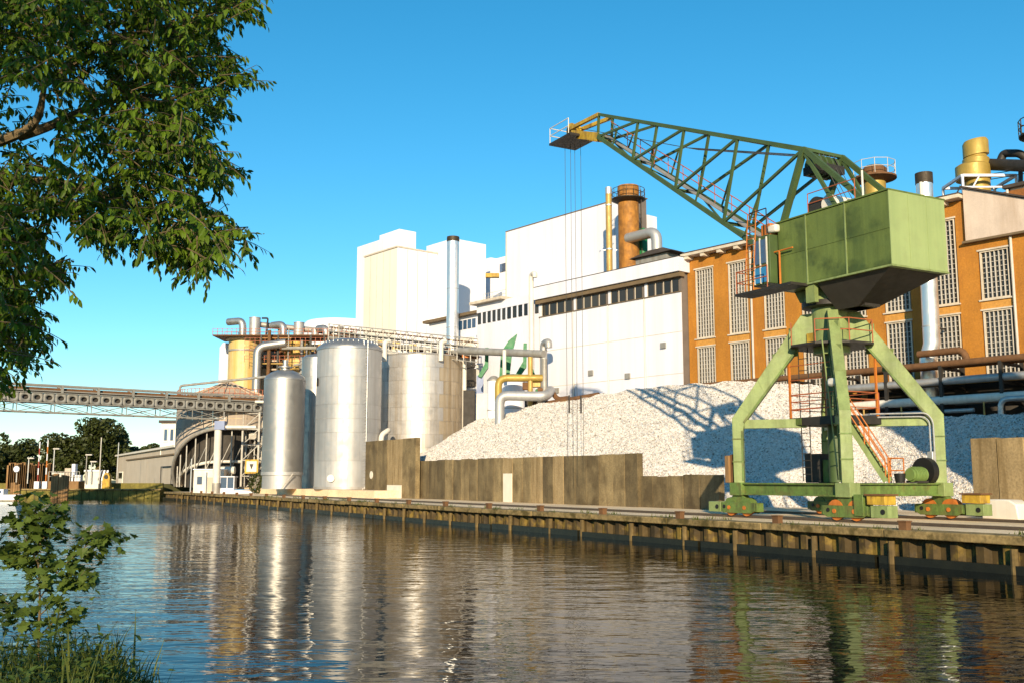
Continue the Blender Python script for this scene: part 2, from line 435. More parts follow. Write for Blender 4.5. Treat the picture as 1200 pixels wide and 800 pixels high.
# ---------------------------------------------------------------- quay wall
qw = thing('quay_wall', 'mossy concrete capped sheet pile quay wall along the canal', 'quay wall', Q, (-60, Q0, 0))
xs = [-167 + i * 6.4 for i in range(36)]
first = None
for i, x in enumerate(xs):                  # cap cast in lengths, each a little off line
    b = MB(); d = random.uniform(-.03, .03); dz = random.uniform(-.02, .02)
    b.box(x + .01, x + 6.39, Q0 + d, Q0 + 1.1, .93 + dz, 1.225 + dz)
    b.build('cap_block', mt['quaycap'], qw, .04)
pro = [(0, .48), (.26, .48), (.40, .26), (.70, .26), (.84, .48), (1.0, .48)]
b = MB()
pts = [(u, Q0 + v) for u, v in pro]
for i in range(len(pts) - 1):
    (ax, ay), (bx, by) = pts[i], pts[i + 1]
    b.add([(ax, ay, -1), (bx, by, -1), (bx, by, .95), (ax, ay, .95)], [(0, 1, 2, 3)])
src = None
for i in range(-167, 44):
    if src is None:
        b2 = MB(); b2.v = [p + Vector((i, 0, 0)) for p in b.v]; b2.f = b.f
        src = b2.build('sheet_pile', mt['sheet'], qw)
    else:
        link_copy(src, 'sheet_pile', qw, (i + 167, 0, 0))
MB().box(-167, 44, Q0 + .62, Q0 + .9, -1.4, .93).build('pile_backing', mt['black'], qw)
for i in range(21):
    x = -168 + i * 10.1
    MB().box(x + .1, x + 10.0, Q0 + .04, Q0 + .24, -.6, .3 + random.uniform(-.05, .03)).build('waler', mt['slime'], qw)
fs_ = MB().lathe((0, 0, 0), [(.11, -1), (.13, .2), (.12, .91)], 8)
srcf = None
for i, x in enumerate([-25.6 - 4.1 * k for k in range(-3, 33)]):
    x += random.uniform(-.5, .5)
    if srcf is None:
        b2 = MB(); b2.v = [p + Vector((x, Q0 + .1, 0)) for p in fs_.v]; b2.f = fs_.f
        srcf = b2.build('fender_pile', mt['fender'], qw); xf = x
    else: link_copy(srcf, 'fender_pile', qw, (x - xf, random.uniform(-.06, .04), random.uniform(-.12, .0)))
# short rusty stubs on the cap
stub = MB().box(-.17, .17, -.13, .13, 0, .3); stub.box(-.2, .2, -.16, .16, .3, .34)
stub_me = stub.mesh('mooring_stub', mt['rust'])
for i in range(22):
    s = 25.4 + 6.42 * (i - 2)
    o = bpy.data.objects.new('mooring_stub', stub_me); col.objects.link(o)
    o.location = Q.w(-s, Q0 + .2, 1.22); o.rotation_euler = (0, 0, Q.ang)
    tag(o, 'short rusty stub standing on the quay edge', 'stub', 'rusty stubs along the quay edge')
# weeds growing along the quay edge
b = MB()
for _ in range(70):
    cx_, cy_ = random.uniform(-110, -18), Q0 + random.choice((.05, .6, 1.15)); n_ = random.randint(6, 22)
    for _k in range(n_):
        p = Vector((cx_ + random.gauss(0, .25), cy_ + random.gauss(0, .05), 1.22)); a_ = random.uniform(0, 2 * PI); d_ = Vector((math.cos(a_), math.sin(a_), 0)); h_ = random.uniform(.06, .24)
        k_ = len(b.v); b.v += [p - d_ * .02, p + d_ * .02, p + Vector((0, 0, h_)) + Vector((-d_.y, d_.x, 0)) * h_ * .6]; b.f.append((k_, k_ + 1, k_ + 2))
solo(b, 'quay_weeds', mt['grass'], 'small weeds sprouting along the quay edge', 'weeds', Q, (-60, Q0, 1.2), kind='stuff')
# crane rails
for yy, lab in ((34.0, 'crane rail running along the quay nearest the water'), (40.0, 'crane rail on the landward side in front of the gravel heap')):
    b = MB().box(-120 if yy < 35 else -45, 40, yy - .05, yy + .05, 1.2, 1.33); b.box(-120 if yy < 35 else -45, 40, yy - .1, yy + .1, 1.2, 1.225)
    solo(b, 'crane_rail', mt['rail'], lab, 'rail', Q, (-40, yy, 1.2))

# ---------------------------------------------------------------- retaining walls
def wallrun(root, edges, ytop, y, mats=None, th=.45, zb=1.2):
    for i in range(len(edges) - 1):
        a = Q.on(edges[i], 580, y).x; c = Q.on(edges[i + 1], 580, y).x
        f = (edges[i] - edges[0]) / (edges[-1] - edges[0])
        zt = Q.on(edges[i], ytop[0] + (ytop[1] - ytop[0]) * f, y).z + random.uniform(-.04, .04)
        d = random.uniform(-.03, .03)
        m = (mats or {}).get(i, mt['wallconc'])
        MB().box(a + .025, c - .025, y + d, y + th, zb, zt).build('panel', m, root, .02)
w1 = thing('retaining_wall', 'tallest pair of stained concrete wall slabs beside the steel tank', 'concrete wall', Q, (-97, 40.2, 1.2))
wallrun(w1, [427.5, 441, 453, 471, 487], (517, 513), 40.2, {2: mt['wallpale']})
xa = Q.on(454, 580, 40.2).x; xb = Q.on(470.5, 580, 40.2).x
MB().box(xa, xb, 40.13, 40.2, 1.2, 2.5).build('whitewashed_foot', mt['wallwhite'], w1)
c0 = Q.on(435, 556, 40.15)
MB().tube([c0 + Vector((0, -.02, 0)), c0 + Vector((0, .06, 0))], .42, 16).build('white_disc', mt['wallwhite'], w1)
w2 = thing('retaining_wall', 'long row of brown streaked concrete slabs holding back the gravel', 'concrete wall', Q, (-75, 40.9, 1.2))
E2 = [487, 492.5, 501.6, 512, 521.4, 530.6, 540, 549, 559, 570, 579, 589.6, 601, 612, 622.4, 635.5, 648, 660.5, 674, 687.5, 702.5, 717.8, 732.6, 748]
wallrun(w2, E2, (539.5, 531), 40.9, {11: mt['wallpale'], 14: mt['wallpale'], 16: mt['wallpale']})
xa = Q.on(590.5, 580, 40.9).x; xb = Q.on(600.5, 580, 40.9).x
MB().box(xa, xb, 40.82, 40.88, 1.2, 3.55).build('whitewashed_foot', mt['wallwhite'], w2)
w3 = thing('retaining_wall', 'low run of concrete slabs between the long wall and the crane', 'concrete wall', Q, (-52, 41.1, 1.2))
wallrun(w3, [748.5, 765, 782.5, 801, 820, 843], (557.5, 555), 41.1)
w4 = thing('retaining_wall', 'yellowish concrete wall slabs on the quay right of the crane', 'concrete wall', Q, (-28, 45, 1.2))
wallrun(w4, [1140, 1171, 1204, 1240, 1290, 1350], (514, 506), 45, {i: mt['wallpale'] for i in range(5)})
p = Q.on(1178, 600, 43.0)
b = MB().prism([(p.x - .95, 42.6, 1.2), (p.x + .95, 42.6, 1.2), (p.x + .85, 42.6, 1.9), (p.x + .5, 42.6, 2.1), (p.x - .55, 42.6, 2.12), (p.x - .9, 42.6, 1.8)], (0, 1.0, 0))
solo(b, 'concrete_block', mt['offwhite'], 'chipped off-white concrete block on the quay beside the crane bogie', 'concrete block', Q, (p.x, 43, 1.2), bevel=.06)
p = Q.on(414, 578, 38.6)
solo(MB().box(p.x - 2.2, p.x + 2.1, 38.6, 39.2, 1.2, 1.9), 'concrete_block', mt['wallwhite'], 'low white block on the quay against the tallest wall slabs', 'concrete block', Q, (p.x, 39, 1.2), bevel=.04)

# ---------------------------------------------------------------- gravel heap
RID = [((60, 60.5, 10.5), (66, 58, 11.35), .72), ((66, 58, 11.35), (80, 53.5, 11.1), .7), ((80, 53.5, 11.1), (97, 50.5, 9.5), .66), ((97, 50.5, 9.5), (109, 48, 5.6), .62), ((57, 64, 7.4), (36, 61, 7.1), .62), ((36, 61, 7.1), (18, 60, 6.0), .6)]
def heap_z(s, t):
    z = -9
    for (ax, ay, az), (bx, by, bz), m in RID:
        dx, dy = bx - ax, by - ay; k = max(0, min(1, ((s - ax) * dx + (t - ay) * dy) / (dx * dx + dy * dy)))
        d = math.hypot(s - ax - k * dx, t - ay - k * dy)
        z = max(z, az + k * (bz - az) - m * (math.sqrt(d * d + 1.2) - 1.1))
    z += .35 * noise.noise((s * .22, t * .22, 1)) + .24 * noise.noise((s * .6, t * .6, 5)) + .1 * noise.noise((s * 1.9, t * 1.9, 9))
    return z
b = MB(); ds = .4; ns, nt_ = int((112 - 14) / ds), int((72 - 41.35) / ds); idx = {}
zz = [[heap_z(14 + i * ds, 41.35 + j * ds) for i in range(ns + 1)] for j in range(nt_ + 1)]
def vid(i, j):
    if (i, j) not in idx:
        idx[(i, j)] = len(b.v); b.v.append(Vector((-(14 + i * ds), 41.35 + j * ds, max(zz[j][i], 1.15))))
    return idx[(i, j)]
for j in range(nt_):
    for i in range(ns):
        if max(zz[j][i], zz[j][i + 1], zz[j + 1][i], zz[j + 1][i + 1]) > 1.17:
            b.f.append((vid(i, j), vid(i, j + 1), vid(i + 1, j + 1), vid(i + 1, j)))
heap = solo(b, 'gravel_heap', mt['heap'], 'huge heap of pale crushed limestone behind the concrete wall', 'gravel heap', Q, (-64, 56, 1.2), kind='stuff')
def stone_mat():
    m = M('limestone_piece', (.6, .575, .545), .9, 0, .1, 2.0); nt = m.node_tree
    p = nt.nodes['Principled BSDF']; lk = p.inputs['Base Color'].links[0]; src = lk.from_socket
    oi = nt.nodes.new('ShaderNodeObjectInfo'); cr = nt.nodes.new('ShaderNodeValToRGB')
    e = cr.color_ramp.elements; e[0].position = 0; e[0].color = (.3, .26, .22, 1); e[1].position = .1; e[1].color = (.62, .56, .5, 1)
    x = e.new(.5); x.color = (.95, .9, .86, 1); x = e.new(1); x.color = (1.2, 1.16, 1.12, 1)
    mx = nt.nodes.new('ShaderNodeMix'); mx.data_type = 'RGBA'; mx.blend_type = 'MULTIPLY'; mx.inputs[0].default_value = 1
    nt.links.new(oi.outputs['Random'], cr.inputs[0]); nt.links.new(src, mx.inputs[6]); nt.links.new(cr.outputs[0], mx.inputs[7]); nt.links.new(mx.outputs[2], p.inputs['Base Color'])
    return m
def scatter(o, mat, dens, smin, smax):
    ng = bpy.data.node_groups.new('stones', 'GeometryNodeTree')
    ng.interface.new_socket('Geometry', in_out='INPUT', socket_type='NodeSocketGeometry')
    ng.interface.new_socket('Geometry', in_out='OUTPUT', socket_type='NodeSocketGeometry')
    n = ng.nodes; l = ng.links
    gi = n.new('NodeGroupInput'); go = n.new('NodeGroupOutput')
    dp = n.new('GeometryNodeDistributePointsOnFaces'); dp.inputs['Density'].default_value = dens
    ico = n.new('GeometryNodeMeshIcoSphere'); ico.inputs['Radius'].default_value = .5; ico.inputs['Subdivisions'].default_value = 1
    sp = n.new('GeometryNodeSetPosition'); rv0 = n.new('FunctionNodeRandomValue'); rv0.data_type = 'FLOAT_VECTOR'
    rv0.inputs[0].default_value = (-.16,) * 3; rv0.inputs[1].default_value = (.16,) * 3
    l.new(ico.outputs[0], sp.inputs['Geometry']); l.new(rv0.outputs[0], sp.inputs['Offset'])
    sm = n.new('GeometryNodeSetMaterial'); sm.inputs['Material'].default_value = mat
    l.new(sp.outputs[0], sm.inputs['Geometry'])
    ip = n.new('GeometryNodeInstanceOnPoints'); rr = n.new('FunctionNodeRandomValue'); rr.data_type = 'FLOAT_VECTOR'
    rr.inputs[0].default_value = (0, 0, 0); rr.inputs[1].default_value = (6.28,) * 3
    rs = n.new('FunctionNodeRandomValue'); rs.data_type = 'FLOAT_VECTOR'
    rs.inputs[0].default_value = (smin, smin, smin * .7); rs.inputs[1].default_value = (smax, smax, smax * .8)
    l.new(gi.outputs[0], dp.inputs[0]); l.new(dp.outputs['Points'], ip.inputs['Points']); l.new(sm.outputs[0], ip.inputs['Instance'])
    l.new(rr.outputs[0], ip.inputs['Rotation']); l.new(rs.outputs[0], ip.inputs['Scale'])
    j = n.new('GeometryNodeJoinGeometry'); l.new(gi.outputs[0], j.inputs[0]); l.new(ip.outputs[0], j.inputs[0]); l.new(j.outputs[0], go.inputs[0])
    md = o.modifiers.new('stones', 'NODES'); md.node_group = ng
scatter(heap, stone_mat(), 62, .08, .2)

# ================================================================ portal crane
CR = thing('portal_crane', 'green rail-mounted portal crane with long lattice boom standing on the quay', 'crane', Q, (-34.9, 37, 1.2))
OFF[CR.name] = Vector((0, 0, 1.2))          # parts: x along the quay, y inland, z above the water
G, GD, GB = mt['green'], mt['green_dk'], mt['green_b']
HX, HY = 3.4, 3.0
# bogies
for sx, sy in ((-1, -1), (1, -1), (1, 1), (-1, 1)):
    cx, cy = sx * HX, sy * HY
    b = MB()
    for e in (-.24, .24):
        b.prism([(cx - 1.25, cy + e - .03, 1.55), (cx - 1.0, cy + e - .03, 1.42), (cx + 1.0, cy + e - .03, 1.42), (cx + 1.25, cy + e - .03, 1.55), (cx + 1.25, cy + e - .03, 1.92), (cx - 1.25, cy + e - .03, 1.92)], (0, .06, 0))
    b.box(cx - 1.35, cx - 1.15, cy - .22, cy + .22, 1.5, 1.9); b.box(cx + 1.15, cx + 1.35, cy - .22, cy + .22, 1.5, 1.9)
    b.prism([(cx - .75, cy - .17, 1.9), (cx + .75, cy - .17, 1.9), (cx + .3, cy - .17, 2.32), (cx - .3, cy - .17, 2.32)], (0, .34, 0))
    bo = b.build('bogie', GD, CR, .01)
    for e in (-.55, .55):
        w = MB().tube([(cx + e, cy - .16, 1.68), (cx + e, cy - .10, 1.68)], .40, 24); w.tube([(cx + e, cy - .10, 1.68), (cx + e, cy + .1, 1.68)], .35, 24)
        w.tube([(cx + e, cy - .31, 1.68), (cx + e, cy - .15, 1.68)], .1, 10)
        w.build('wheel', mt['orange'], bo)
        g = MB(); g.lathe((0, 0, 0), [(.0, 0)], 3) if False else None
        g.prism([(cx + e + .45 * math.cos(a), cy - .2, 1.72 + .45 * math.sin(a)) for a in [PI * k / 8 for k in range(1, 8)]], (0, .4, 0))
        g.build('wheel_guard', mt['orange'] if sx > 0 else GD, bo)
    MB().tube([(cx - .9, cy - .3, 1.72), (cx - .9, cy - .26, 1.72)], .09, 12).build('axle_cap', mt['black'], bo)
# buffers and counterweight boxes
for cx, cy in ((HX + 1.9, -HY), (HX + 1.9, HY), (-HX - 1.6, -HY)):
    MB().box(cx - .45, cx + .45, cy - .3, cy + .3, 1.45, 1.95).build('buffer_block', G, CR, .02)
    MB().tube([(cx + .2, cy - .33, 1.7), (cx + .2, cy - .29, 1.7)], .11, 12).build('buffer_bolt', mt['black'], CR)
for cx, cy in ((HX + 1.75, -HY), (HX + 1.75, HY)):
    MB().box(cx - .45, cx + .5, cy - .34, cy + .34, 1.98, 2.36).build('ballast_box', mt['yellow'], CR, .03)
    MB().box(cx - .52, cx + .58, cy - .4, cy + .4, 2.365, 2.43).build('ballast_lid', mt['rust'], CR)
MB().box(HX + .6, HX + 1.1, -HY - .34, -HY + .3, 1.5, 2.4).build('rail_clamp', GD, CR, .02)
# base frame (I-beams)
def ibeam(p, q, w, h):
    p, q = Vector(p), Vector(q); m = MB(); m.beam(p, q, w * .35, h - .06)
    up = Vector((0, 0, h / 2 - .02)); m.beam(p + up, q + up, w, .06); m.beam(p - up, q - up, w, .06); return m
zb = 2.58
ibeam((-HX - .4, -HY, zb), (HX + .35, -HY, zb), .5, .55).build('base_beam', GD, CR)
ibeam((HX, -HY + .27, zb), (HX, HY - .27, zb), .5, .55).build('base_beam', GD, CR)
ibeam((-HX - .4, HY, zb), (HX + .4, HY, zb), .5, .55).build('base_beam', GD, CR)
ibeam((-HX, -HY + .27, zb), (-HX, HY - .27, zb), .5, .55).build('base_beam', GD, CR)
for sx, sy in ((-1, -1), (1, -1), (1, 1), (-1, 1)):
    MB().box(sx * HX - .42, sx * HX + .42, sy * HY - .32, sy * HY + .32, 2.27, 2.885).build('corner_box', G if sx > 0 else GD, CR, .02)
# legs
R0 = math.hypot(HX, HY)
for sx, sy in ((-1, -1), (1, -1), (1, 1), (-1, 1)):
    d = Vector((sx * HX, sy * HY, 0)).normalized(); n = Vector((-d.y, d.x, 0))
    prof = [(R0 - .22, 2.88), (R0 + .26, 2.88), (R0 + .28, 6.0), (1.35, 10.95), (.7, 11.0), (.7, 9.45), (1.45, 9.4), (R0 - .32, 5.75), (R0 - .22, 5.3)]
    hw = .245
    b = MB().prism([d * r + Vector((0, 0, z)) - n * hw for r, z in prof], n * hw * 2)
    lg = b.build('leg', G, CR, .015)
    for z_ in (3.9, 5.0):                   # stiffener bands and knee gussets
        MB().beam(d * (R0 - .25) + Vector((0, 0, z_)), d * (R0 + .30) + Vector((0, 0, z_)), hw * 2 + .06, .06).build('stiffener', GD, lg)
    for k_ in (.12, .38, .64, .88):
        a_ = (d * (R0 + .28) + Vector((0, 0, 6.0))).lerp(d * 1.35 + Vector((0, 0, 10.95)), k_); c_ = (d * (R0 - .32) + Vector((0, 0, 5.75))).lerp(d * 1.45 + Vector((0, 0, 9.4)), k_)
        MB().beam(a_, c_, hw * 2 + .05, .045).build('stiffener', G, lg)
    for e in (-1, 1):                       # flange lips along the inner edge
        m = MB(); o_ = n * e * (hw + .035)
        m.beam(d * (R0 - .19) + Vector((0, 0, 3.0)) + o_, d * (R0 - .19) + Vector((0, 0, 5.4)) + o_, .05, .07, d)
        m.beam(d * (R0 - .29) + Vector((0, 0, 5.8)) + o_, d * 1.55 + Vector((0, 0, 9.35)) + o_, .05, .09, d)
        m.build('leg_flange', GD, lg)
# tie beams at half height, platform in the middle
for sx, sy in ((-1, -1), (1, 1), (1, -1), (-1, 1)):
    d = Vector((sx * HX, sy * HY, 0)).normalized()
    MB().beam(d * 1.3 + Vector((0, 0, 5.72)), d * (R0 - .3) + Vector((0, 0, 5.72)), .3, .42).build('tie_beam', G, CR, .01)
MB().box(-1.7, 1.7, -1.25, 1.25, 5.6, 5.98).build('middle_platform', mt['darksteel'], CR)
MB().box(-1.75, -.9, -1.3, -1.255, 5.62, 5.95).build('name_plate', GD, CR)
# column, ring, turret
MB().lathe((0, 0, 0), [(.86, 9.0), (.86, 11.25)], 32).build('column', mt['green'], CR)
MB().lathe((0, 0, 0), [(.35, 2.9), (.35, 9.0)], 16).build('centre_shaft', mt['green_b'], CR)
MB().lathe((0, 0, 0), [(1.1, 11.2), (1.32, 11.25), (1.32, 11.5), (1.1, 11.52)], 36).build('slewing_ring', mt['darksteel'], CR)
MB().lathe((0, 0, 0), [(1.22, 11.5), (1.22, 11.62), (.98, 12.3)], 32).build('turret', mt['green'], CR)
MB().box(1.3, 2.6, -.5, .5, 10.95, 11.08).build('ring_bracket', mt['darksteel'], CR)
# gallery below the ring
pts8 = [(2.05 * math.cos(a), 2.05 * math.sin(a), 9.32) for a in [2 * PI * (k + .5) / 8 for k in range(8)]]
MB().prism(pts8, (0, 0, .1)).build('gallery_deck', mt['darksteel'], CR)
def railing(pts, zb, h=1.05, r=.028, mids=(.5,), close=False, mat=None, root=CR, post=None):
    m = MB(); P = [Vector((x, y, zb)) for x, y in pts]
    if close: P.append(P[0])
    for k in mids + (1.0,):
        for i in range(len(P) - 1): m.tube([P[i] + Vector((0, 0, h * k)), P[i + 1] + Vector((0, 0, h * k))], r, 6)
    for q in P: m.tube([q, q + Vector((0, 0, h))], r, 6)
    return m.build('railing', mat or mt['redrail'], root)
p2 = [(2.0 * math.cos(a), 2.0 * math.sin(a)) for a in [2 * PI * (k + .5) / 8 for k in range(8)]]
railing(p2[3:6], 9.42, mat=mt['redrail']); railing(p2[6:8] + p2[:2], 9.42, mat=mt['redrail'])
q = Q.on(951, 397, 37 - 1.7)
MB().box(q.x + 34.9 - .27, q.x + 34.9 + .27, -1.74, -1.70, q.z - .27, q.z + .27).build('warning_plate', mt['yellow'], CR)
# ladders
def ladder(p, q, w, side, mat, rung=.3, r=.025, cage=False, name='ladder'):
    p, q = Vector(p), Vector(q); sd_ = Vector(side).normalized() * w / 2; m = MB()
    m.tube([p - sd_, q - sd_], r, 6); m.tube([p + sd_, q + sd_], r, 6)
    n = int((q - p).length / rung)
    for i in range(1, n): m.tube([p.lerp(q, i / n) - sd_, p.lerp(q, i / n) + sd_], r * .8, 5)
    o = m.build(name, mat, CR)
    return o
ladder((-1.3, -.6, 2.95), (-1.3, -.6, 5.6), .45, (1, .3, 0), mt['darksteel'])
ladder((-.9, -1.0, 5.98), (-.9, -1.0, 9.4), .5, (1, .3, 0), mt['darksteel'], rung=.5)
ladder((1.75, -1.45, 3.6), (1.2, -1.5, 9.5), .5, (.5, .5, 0), mt['green'], rung=.6, r=.035)
for x, y in ((-1.65, -1.2), (1.65, -1.1), (1.62, 1.1), (-1.6, 1.15)):
    MB().beam((x, y, 5.98), (x, y, 8.7), .09).build('guard_post', mt['orange'], CR)
railing([(-1.65, 1.2), (-1.65, -1.2), (.9, -1.2)], 5.98, 1.1, .025, (.35, .7), mat=mt['redrail'])
railing([(1.65, -.9), (1.65, 1.2), (-1.65, 1.2)], 5.98, 1.1, .025, (.35, .7), mat=mt['redrail'])
b = MB()
for z in (6.4, 7.1, 7.8, 8.5): b.tube([(-1.65, -1.2, z), (1.65, -1.1, z)], .022, 5)
b.build('safety_hoops', mt['redrail'], CR)
# stair from the middle platform down to the base frame
sa, sb = Vector((1.45, -.75, 5.85)), Vector((3.0, .0, 2.95))
sdv = Vector((.44, -.9, 0)).normalized() * .38
b = MB(); b.beam(sa + sdv, sb + sdv, .06, .24); b.beam(sa - sdv, sb - sdv, .06, .24)
st_ = b.build('stair', G, CR)
for i in range(1, 13):
    p = sa.lerp(sb, i / 13); MB().beam(p - sdv, p + sdv, .2, .03).build('tread', mt['darksteel'], st_)
b = MB()
for e in (-1, 1):
    for h in (.55, 1.0): b.tube([sa + sdv * e + Vector((0, 0, h)), sb + sdv * e + Vector((0, 0, h))], .03, 6)
    for k in (0, .5, 1): b.tube([sa.lerp(sb, k) + sdv * e, sa.lerp(sb, k) + sdv * e + Vector((0, 0, 1))], .03, 6)
b.build('handrail', mt['orange'], st_)
railing([(3.3, -.3), (3.3, .7), (2.4, .9)], 2.88, 1.1, .03, (.5,), mat=mt['orange'])
# cabinets, motor and cable drum on the base frame
MB().box(-3.2, 3.1, .4, 1.9, 2.8, 2.87).build('base_walkway', mt['darksteel'], CR)
MB().box(-2.75, -1.7, .7, 1.5, 2.88, 4.3).build('control_cabinet', mt['plantdk'], CR, .02)
MB().box(-1.66, -1.2, .8, 1.4, 2.88, 4.0).build('control_cabinet', GD, CR, .02)
b = MB().box(-4.15, -3.85, -3.3, -2.5, 2.88, 4.2); b.build('cable_cabinet', mt['timber'], CR, .02)
MB().box(-3.83, -3.72, -3.2, -2.6, 2.9, 4.25).build('cabinet_door', mt['rust'], CR)
MB().tube([(HX - .1, 1.95, 3.4), (HX - .1, 2.3, 3.4)], .62, 28).build('cable_drum', mt['black'], CR)
b = MB().tube([(HX + .05, 1.0, 3.25), (HX + .05, 1.75, 3.25)], .33, 20); b.tube([(HX + .05, .87, 3.25), (HX + .05, 1.01, 3.25)], .27, 20)
mo = b.build('drive_motor', mt['tarpgreen'], CR)
MB().box(HX - .3, HX + .35, 1.05, 1.75, 2.88, 2.97).build('motor_foot', mt['darksteel'], mo)
for k in range(6): MB().tube([(HX + .05, 1.1 + k * .1, 3.25), (HX + .05, 1.13 + k * .1, 3.25)], .36, 20).build('cooling_fin', mt['tarpgreen'], mo)
b = MB().lathe((HX, .3, 2.88), [(.2, 0), (.26, .42), (.22, .42), (.17, .05)], 14); b.build('bucket', mt['black'], CR)
MB().box(HX - .15, HX + .15, 2.35, 2.6, 3.1, 4.3).build('switch_box', mt['galv'], CR, .02)
# cable tray on the right leg and tie beam
d = Vector((HX, HY, 0)).normalized(); n = Vector((-d.y, d.x, 0))
for e in (.0, .16):
    b = MB().tube(bend([d * 1.6 + Vector((0, 0, 6.08 - e)) - n * .34, d * (R0 - .45 - e) + Vector((0, 0, 6.08 - e)) - n * .34, d * (R0 - .2 - e) + Vector((0, 0, 5.7)) - n * .34, d * (R0 - .2 - e) + Vector((0, 0, 2.95)) - n * .34], .3), .035, 6)
    b.build('cable_tray', mt['galv'], CR)
# lamp on the front leg
d = Vector((HX, -HY, 0)).normalized()
b = MB().box(-.36, .36, -.2, .2, -.16, .22); b.v = [v + d * (R0 - 1.5) + Vector((0, -.25, 7.35)) for v in b.v]
b.build('floodlight', mt['offwhite'], CR, .12)
# --- machinery house
hx0, hx1, hw, hz0, hz1 = -1.48, 5.32, 1.81, 12.25, 15.55
MB().box(hx0, hx1, -hw, hw, hz0, hz1).build('machinery_house', mt['green_house_shaded'], CR, .04)
hh = CR.children[-1]
MB().box(hx1 + .003, hx1 + .03, -hw - .01, hw + .01, hz0 - .02, hz1 + .03).build('lit_end_sheet', mt['green_house_lit'], hh)  # lighter sheet paints the sunlit look of the end face
for x in (.42, 2.85):
    MB().box(x - .035, x + .035, -hw - .035, -hw + .002, hz0, hz1).build('seam_strip', mt['green'], hh)
MB().box(hx0, hx1, -hw - .02, -hw + .002, 13.86, 13.9).build('seam_strip', mt['green_house_shaded'], hh)
for y in (-.6, .6): MB().box(hx1 + .03, hx1 + .045, y - .02, y + .02, hz0, hz1).build('seam_strip', mt['green_house_lit'], hh)
MB().box(hx0 - .03, hx1 + .06, -hw - .05, hw + .05, hz0 - .09, hz0 - .005).build('bottom_angle', mt['green'], hh)
MB().box(hx0 - .05, hx1 + .05, -hw - .06, hw + .06, hz1 + .003, hz1 + .07).build('roof_sheet', mt['green_house_shaded'], hh)
b = MB()                                    # ballast hopper under the rear
t_, u_ = [(5.1, -hw + .1), (5.1, hw - .1), (.9, hw - .1), (.9, -hw + .1)], [(2.3, -.6), (2.3, .6), (1.0, .6), (1.0, -.6)]
b.add([(x, y, hz0 - .1) for x, y in t_] + [(x, y, 10.95) for x, y in u_], [(0, 1, 2, 3), (7, 6, 5, 4), (0, 4, 5, 1), (1, 5, 6, 2), (2, 6, 7, 3), (3, 7, 4, 0)])
b.build('ballast_hopper', mt['plantdk'], hh)  # shade of the underside is put into this dark colour
MB().box(.2, .75, -hw + .05, -hw + .3, 11.3, hz0 - .1).build('support_bracket', mt['green'], hh)
for s_ in (-1, 1): MB().prism([(-1.3, s_ * 1.0, hz0 - .1), (-.3, s_ * 1.0, hz0 - .1), (-.75, s_ * 1.0, 11.55), (-.95, s_ * 1.0, 11.55)], (0, .12, 0)).build('support_bracket', mt['green'], hh)
# roof fittings
railing([(.4, -1.6), (3.3, -1.6)], hz1 + .07, 1.0, .025, (.5,), mat=mt['redrail'], root=hh)
b = MB().tube([(.3, -1.0, 16.1), (.3, .1, 16.1)], .5, 24); b.build('winch_housing', mt['darksteel'], hh)
MB().tube([(1.2, -1.1, 16.05), (1.2, .2, 16.05)], .42, 20).build('winch_housing', mt['offwhite'], hh)
MB().tube([(3.5, -1.3, 15.6), (3.5, -1.3, 17.0)], .05, 8).build('vent_pipe', mt['offwhite'], hh)
MB().tube([(4.9, .9, 15.6), (4.9, .9, 16.4)], .07, 8).build('vent_pipe', mt['offwhite'], hh)
b = MB().box(-1.9, -1.3, -2.1, -1.75, 15.1, 15.5); b.build('floodlight', mt['offwhite'], hh, .1)
MB().box(-2.3, -1.5, -1.7, 1.2, 15.2, 15.55).build('boom_foot_bracket', mt['darksteel'], hh)
# --- driver's cab with landing
cb = MB().prism([(-2.9, -2.3, 12.55), (-1.55, -2.3, 12.55), (-1.55, -2.3, 15.0), (-2.65, -2.3, 15.0), (-2.95, -2.3, 13.6)], (0, 1.4, 0)).build('cab', mt['green_b'], CR, .03)
MB().prism([(-2.99, -2.2, 13.7), (-2.70, -2.2, 14.85), (-2.67, -2.2, 14.85), (-2.96, -2.2, 13.7)], (0, 1.2, 0)).build('windscreen', mt['glassblue'], cb)
MB().box(-2.6, -1.75, -2.33, -2.302, 13.6, 14.8).build('side_window', mt['glassblue'], cb)
MB().box(-2.6, -1.75, -2.34, -2.302, 12.65, 13.4).build('side_panel', mt['blue'], cb)
for x in (-2.62, -2.2, -1.73): MB().box(x - .035, x + .035, -2.35, -2.303, 12.6, 14.9).build('window_bar', mt['offwhite'], cb)
MB().box(-3.5, .4, -2.9, -1.75, 12.1, 12.22).build('cab_landing', mt['darksteel'], CR)
railing([(-3.4, -1.8), (-3.4, -2.85), (-1.2, -2.85)], 12.22, 1.1, .028, (.5,), mat=mt['redrail'])
b = MB()
for x in (-2.95, -2.35): b.tube([(x, -2.7, 12.3), (x + .25, -2.6, 16.2)], .03, 6)
for k in range(1, 12): b.tube([(-2.95 + .25 * k / 12, -2.7 + .1 * k / 12, 12.3 + 3.9 * k / 12), (-2.35 + .25 * k / 12, -2.7 + .1 * k / 12, 12.3 + 3.9 * k / 12)], .02, 5)
b.build('ladder', mt['orange'], CR)
b = MB()
for x in (-2.8, -1.6): b.tube([(x, -2.4, 15.0), (x, -2.4, 16.3)], .03, 6)
b.tube([(-2.8, -2.4, 16.3), (-1.6, -2.4, 16.3)], .03, 6); b.tube([(-2.8, -2.4, 16.3), (-2.8, -1.2, 16.3)], .03, 6); b.build('railing', mt['darksteel'], CR)
MB().box(-2.45, -1.75, -2.0, -1.4, 15.02, 15.65).build('lamp_box', mt['orange'], CR, .05)
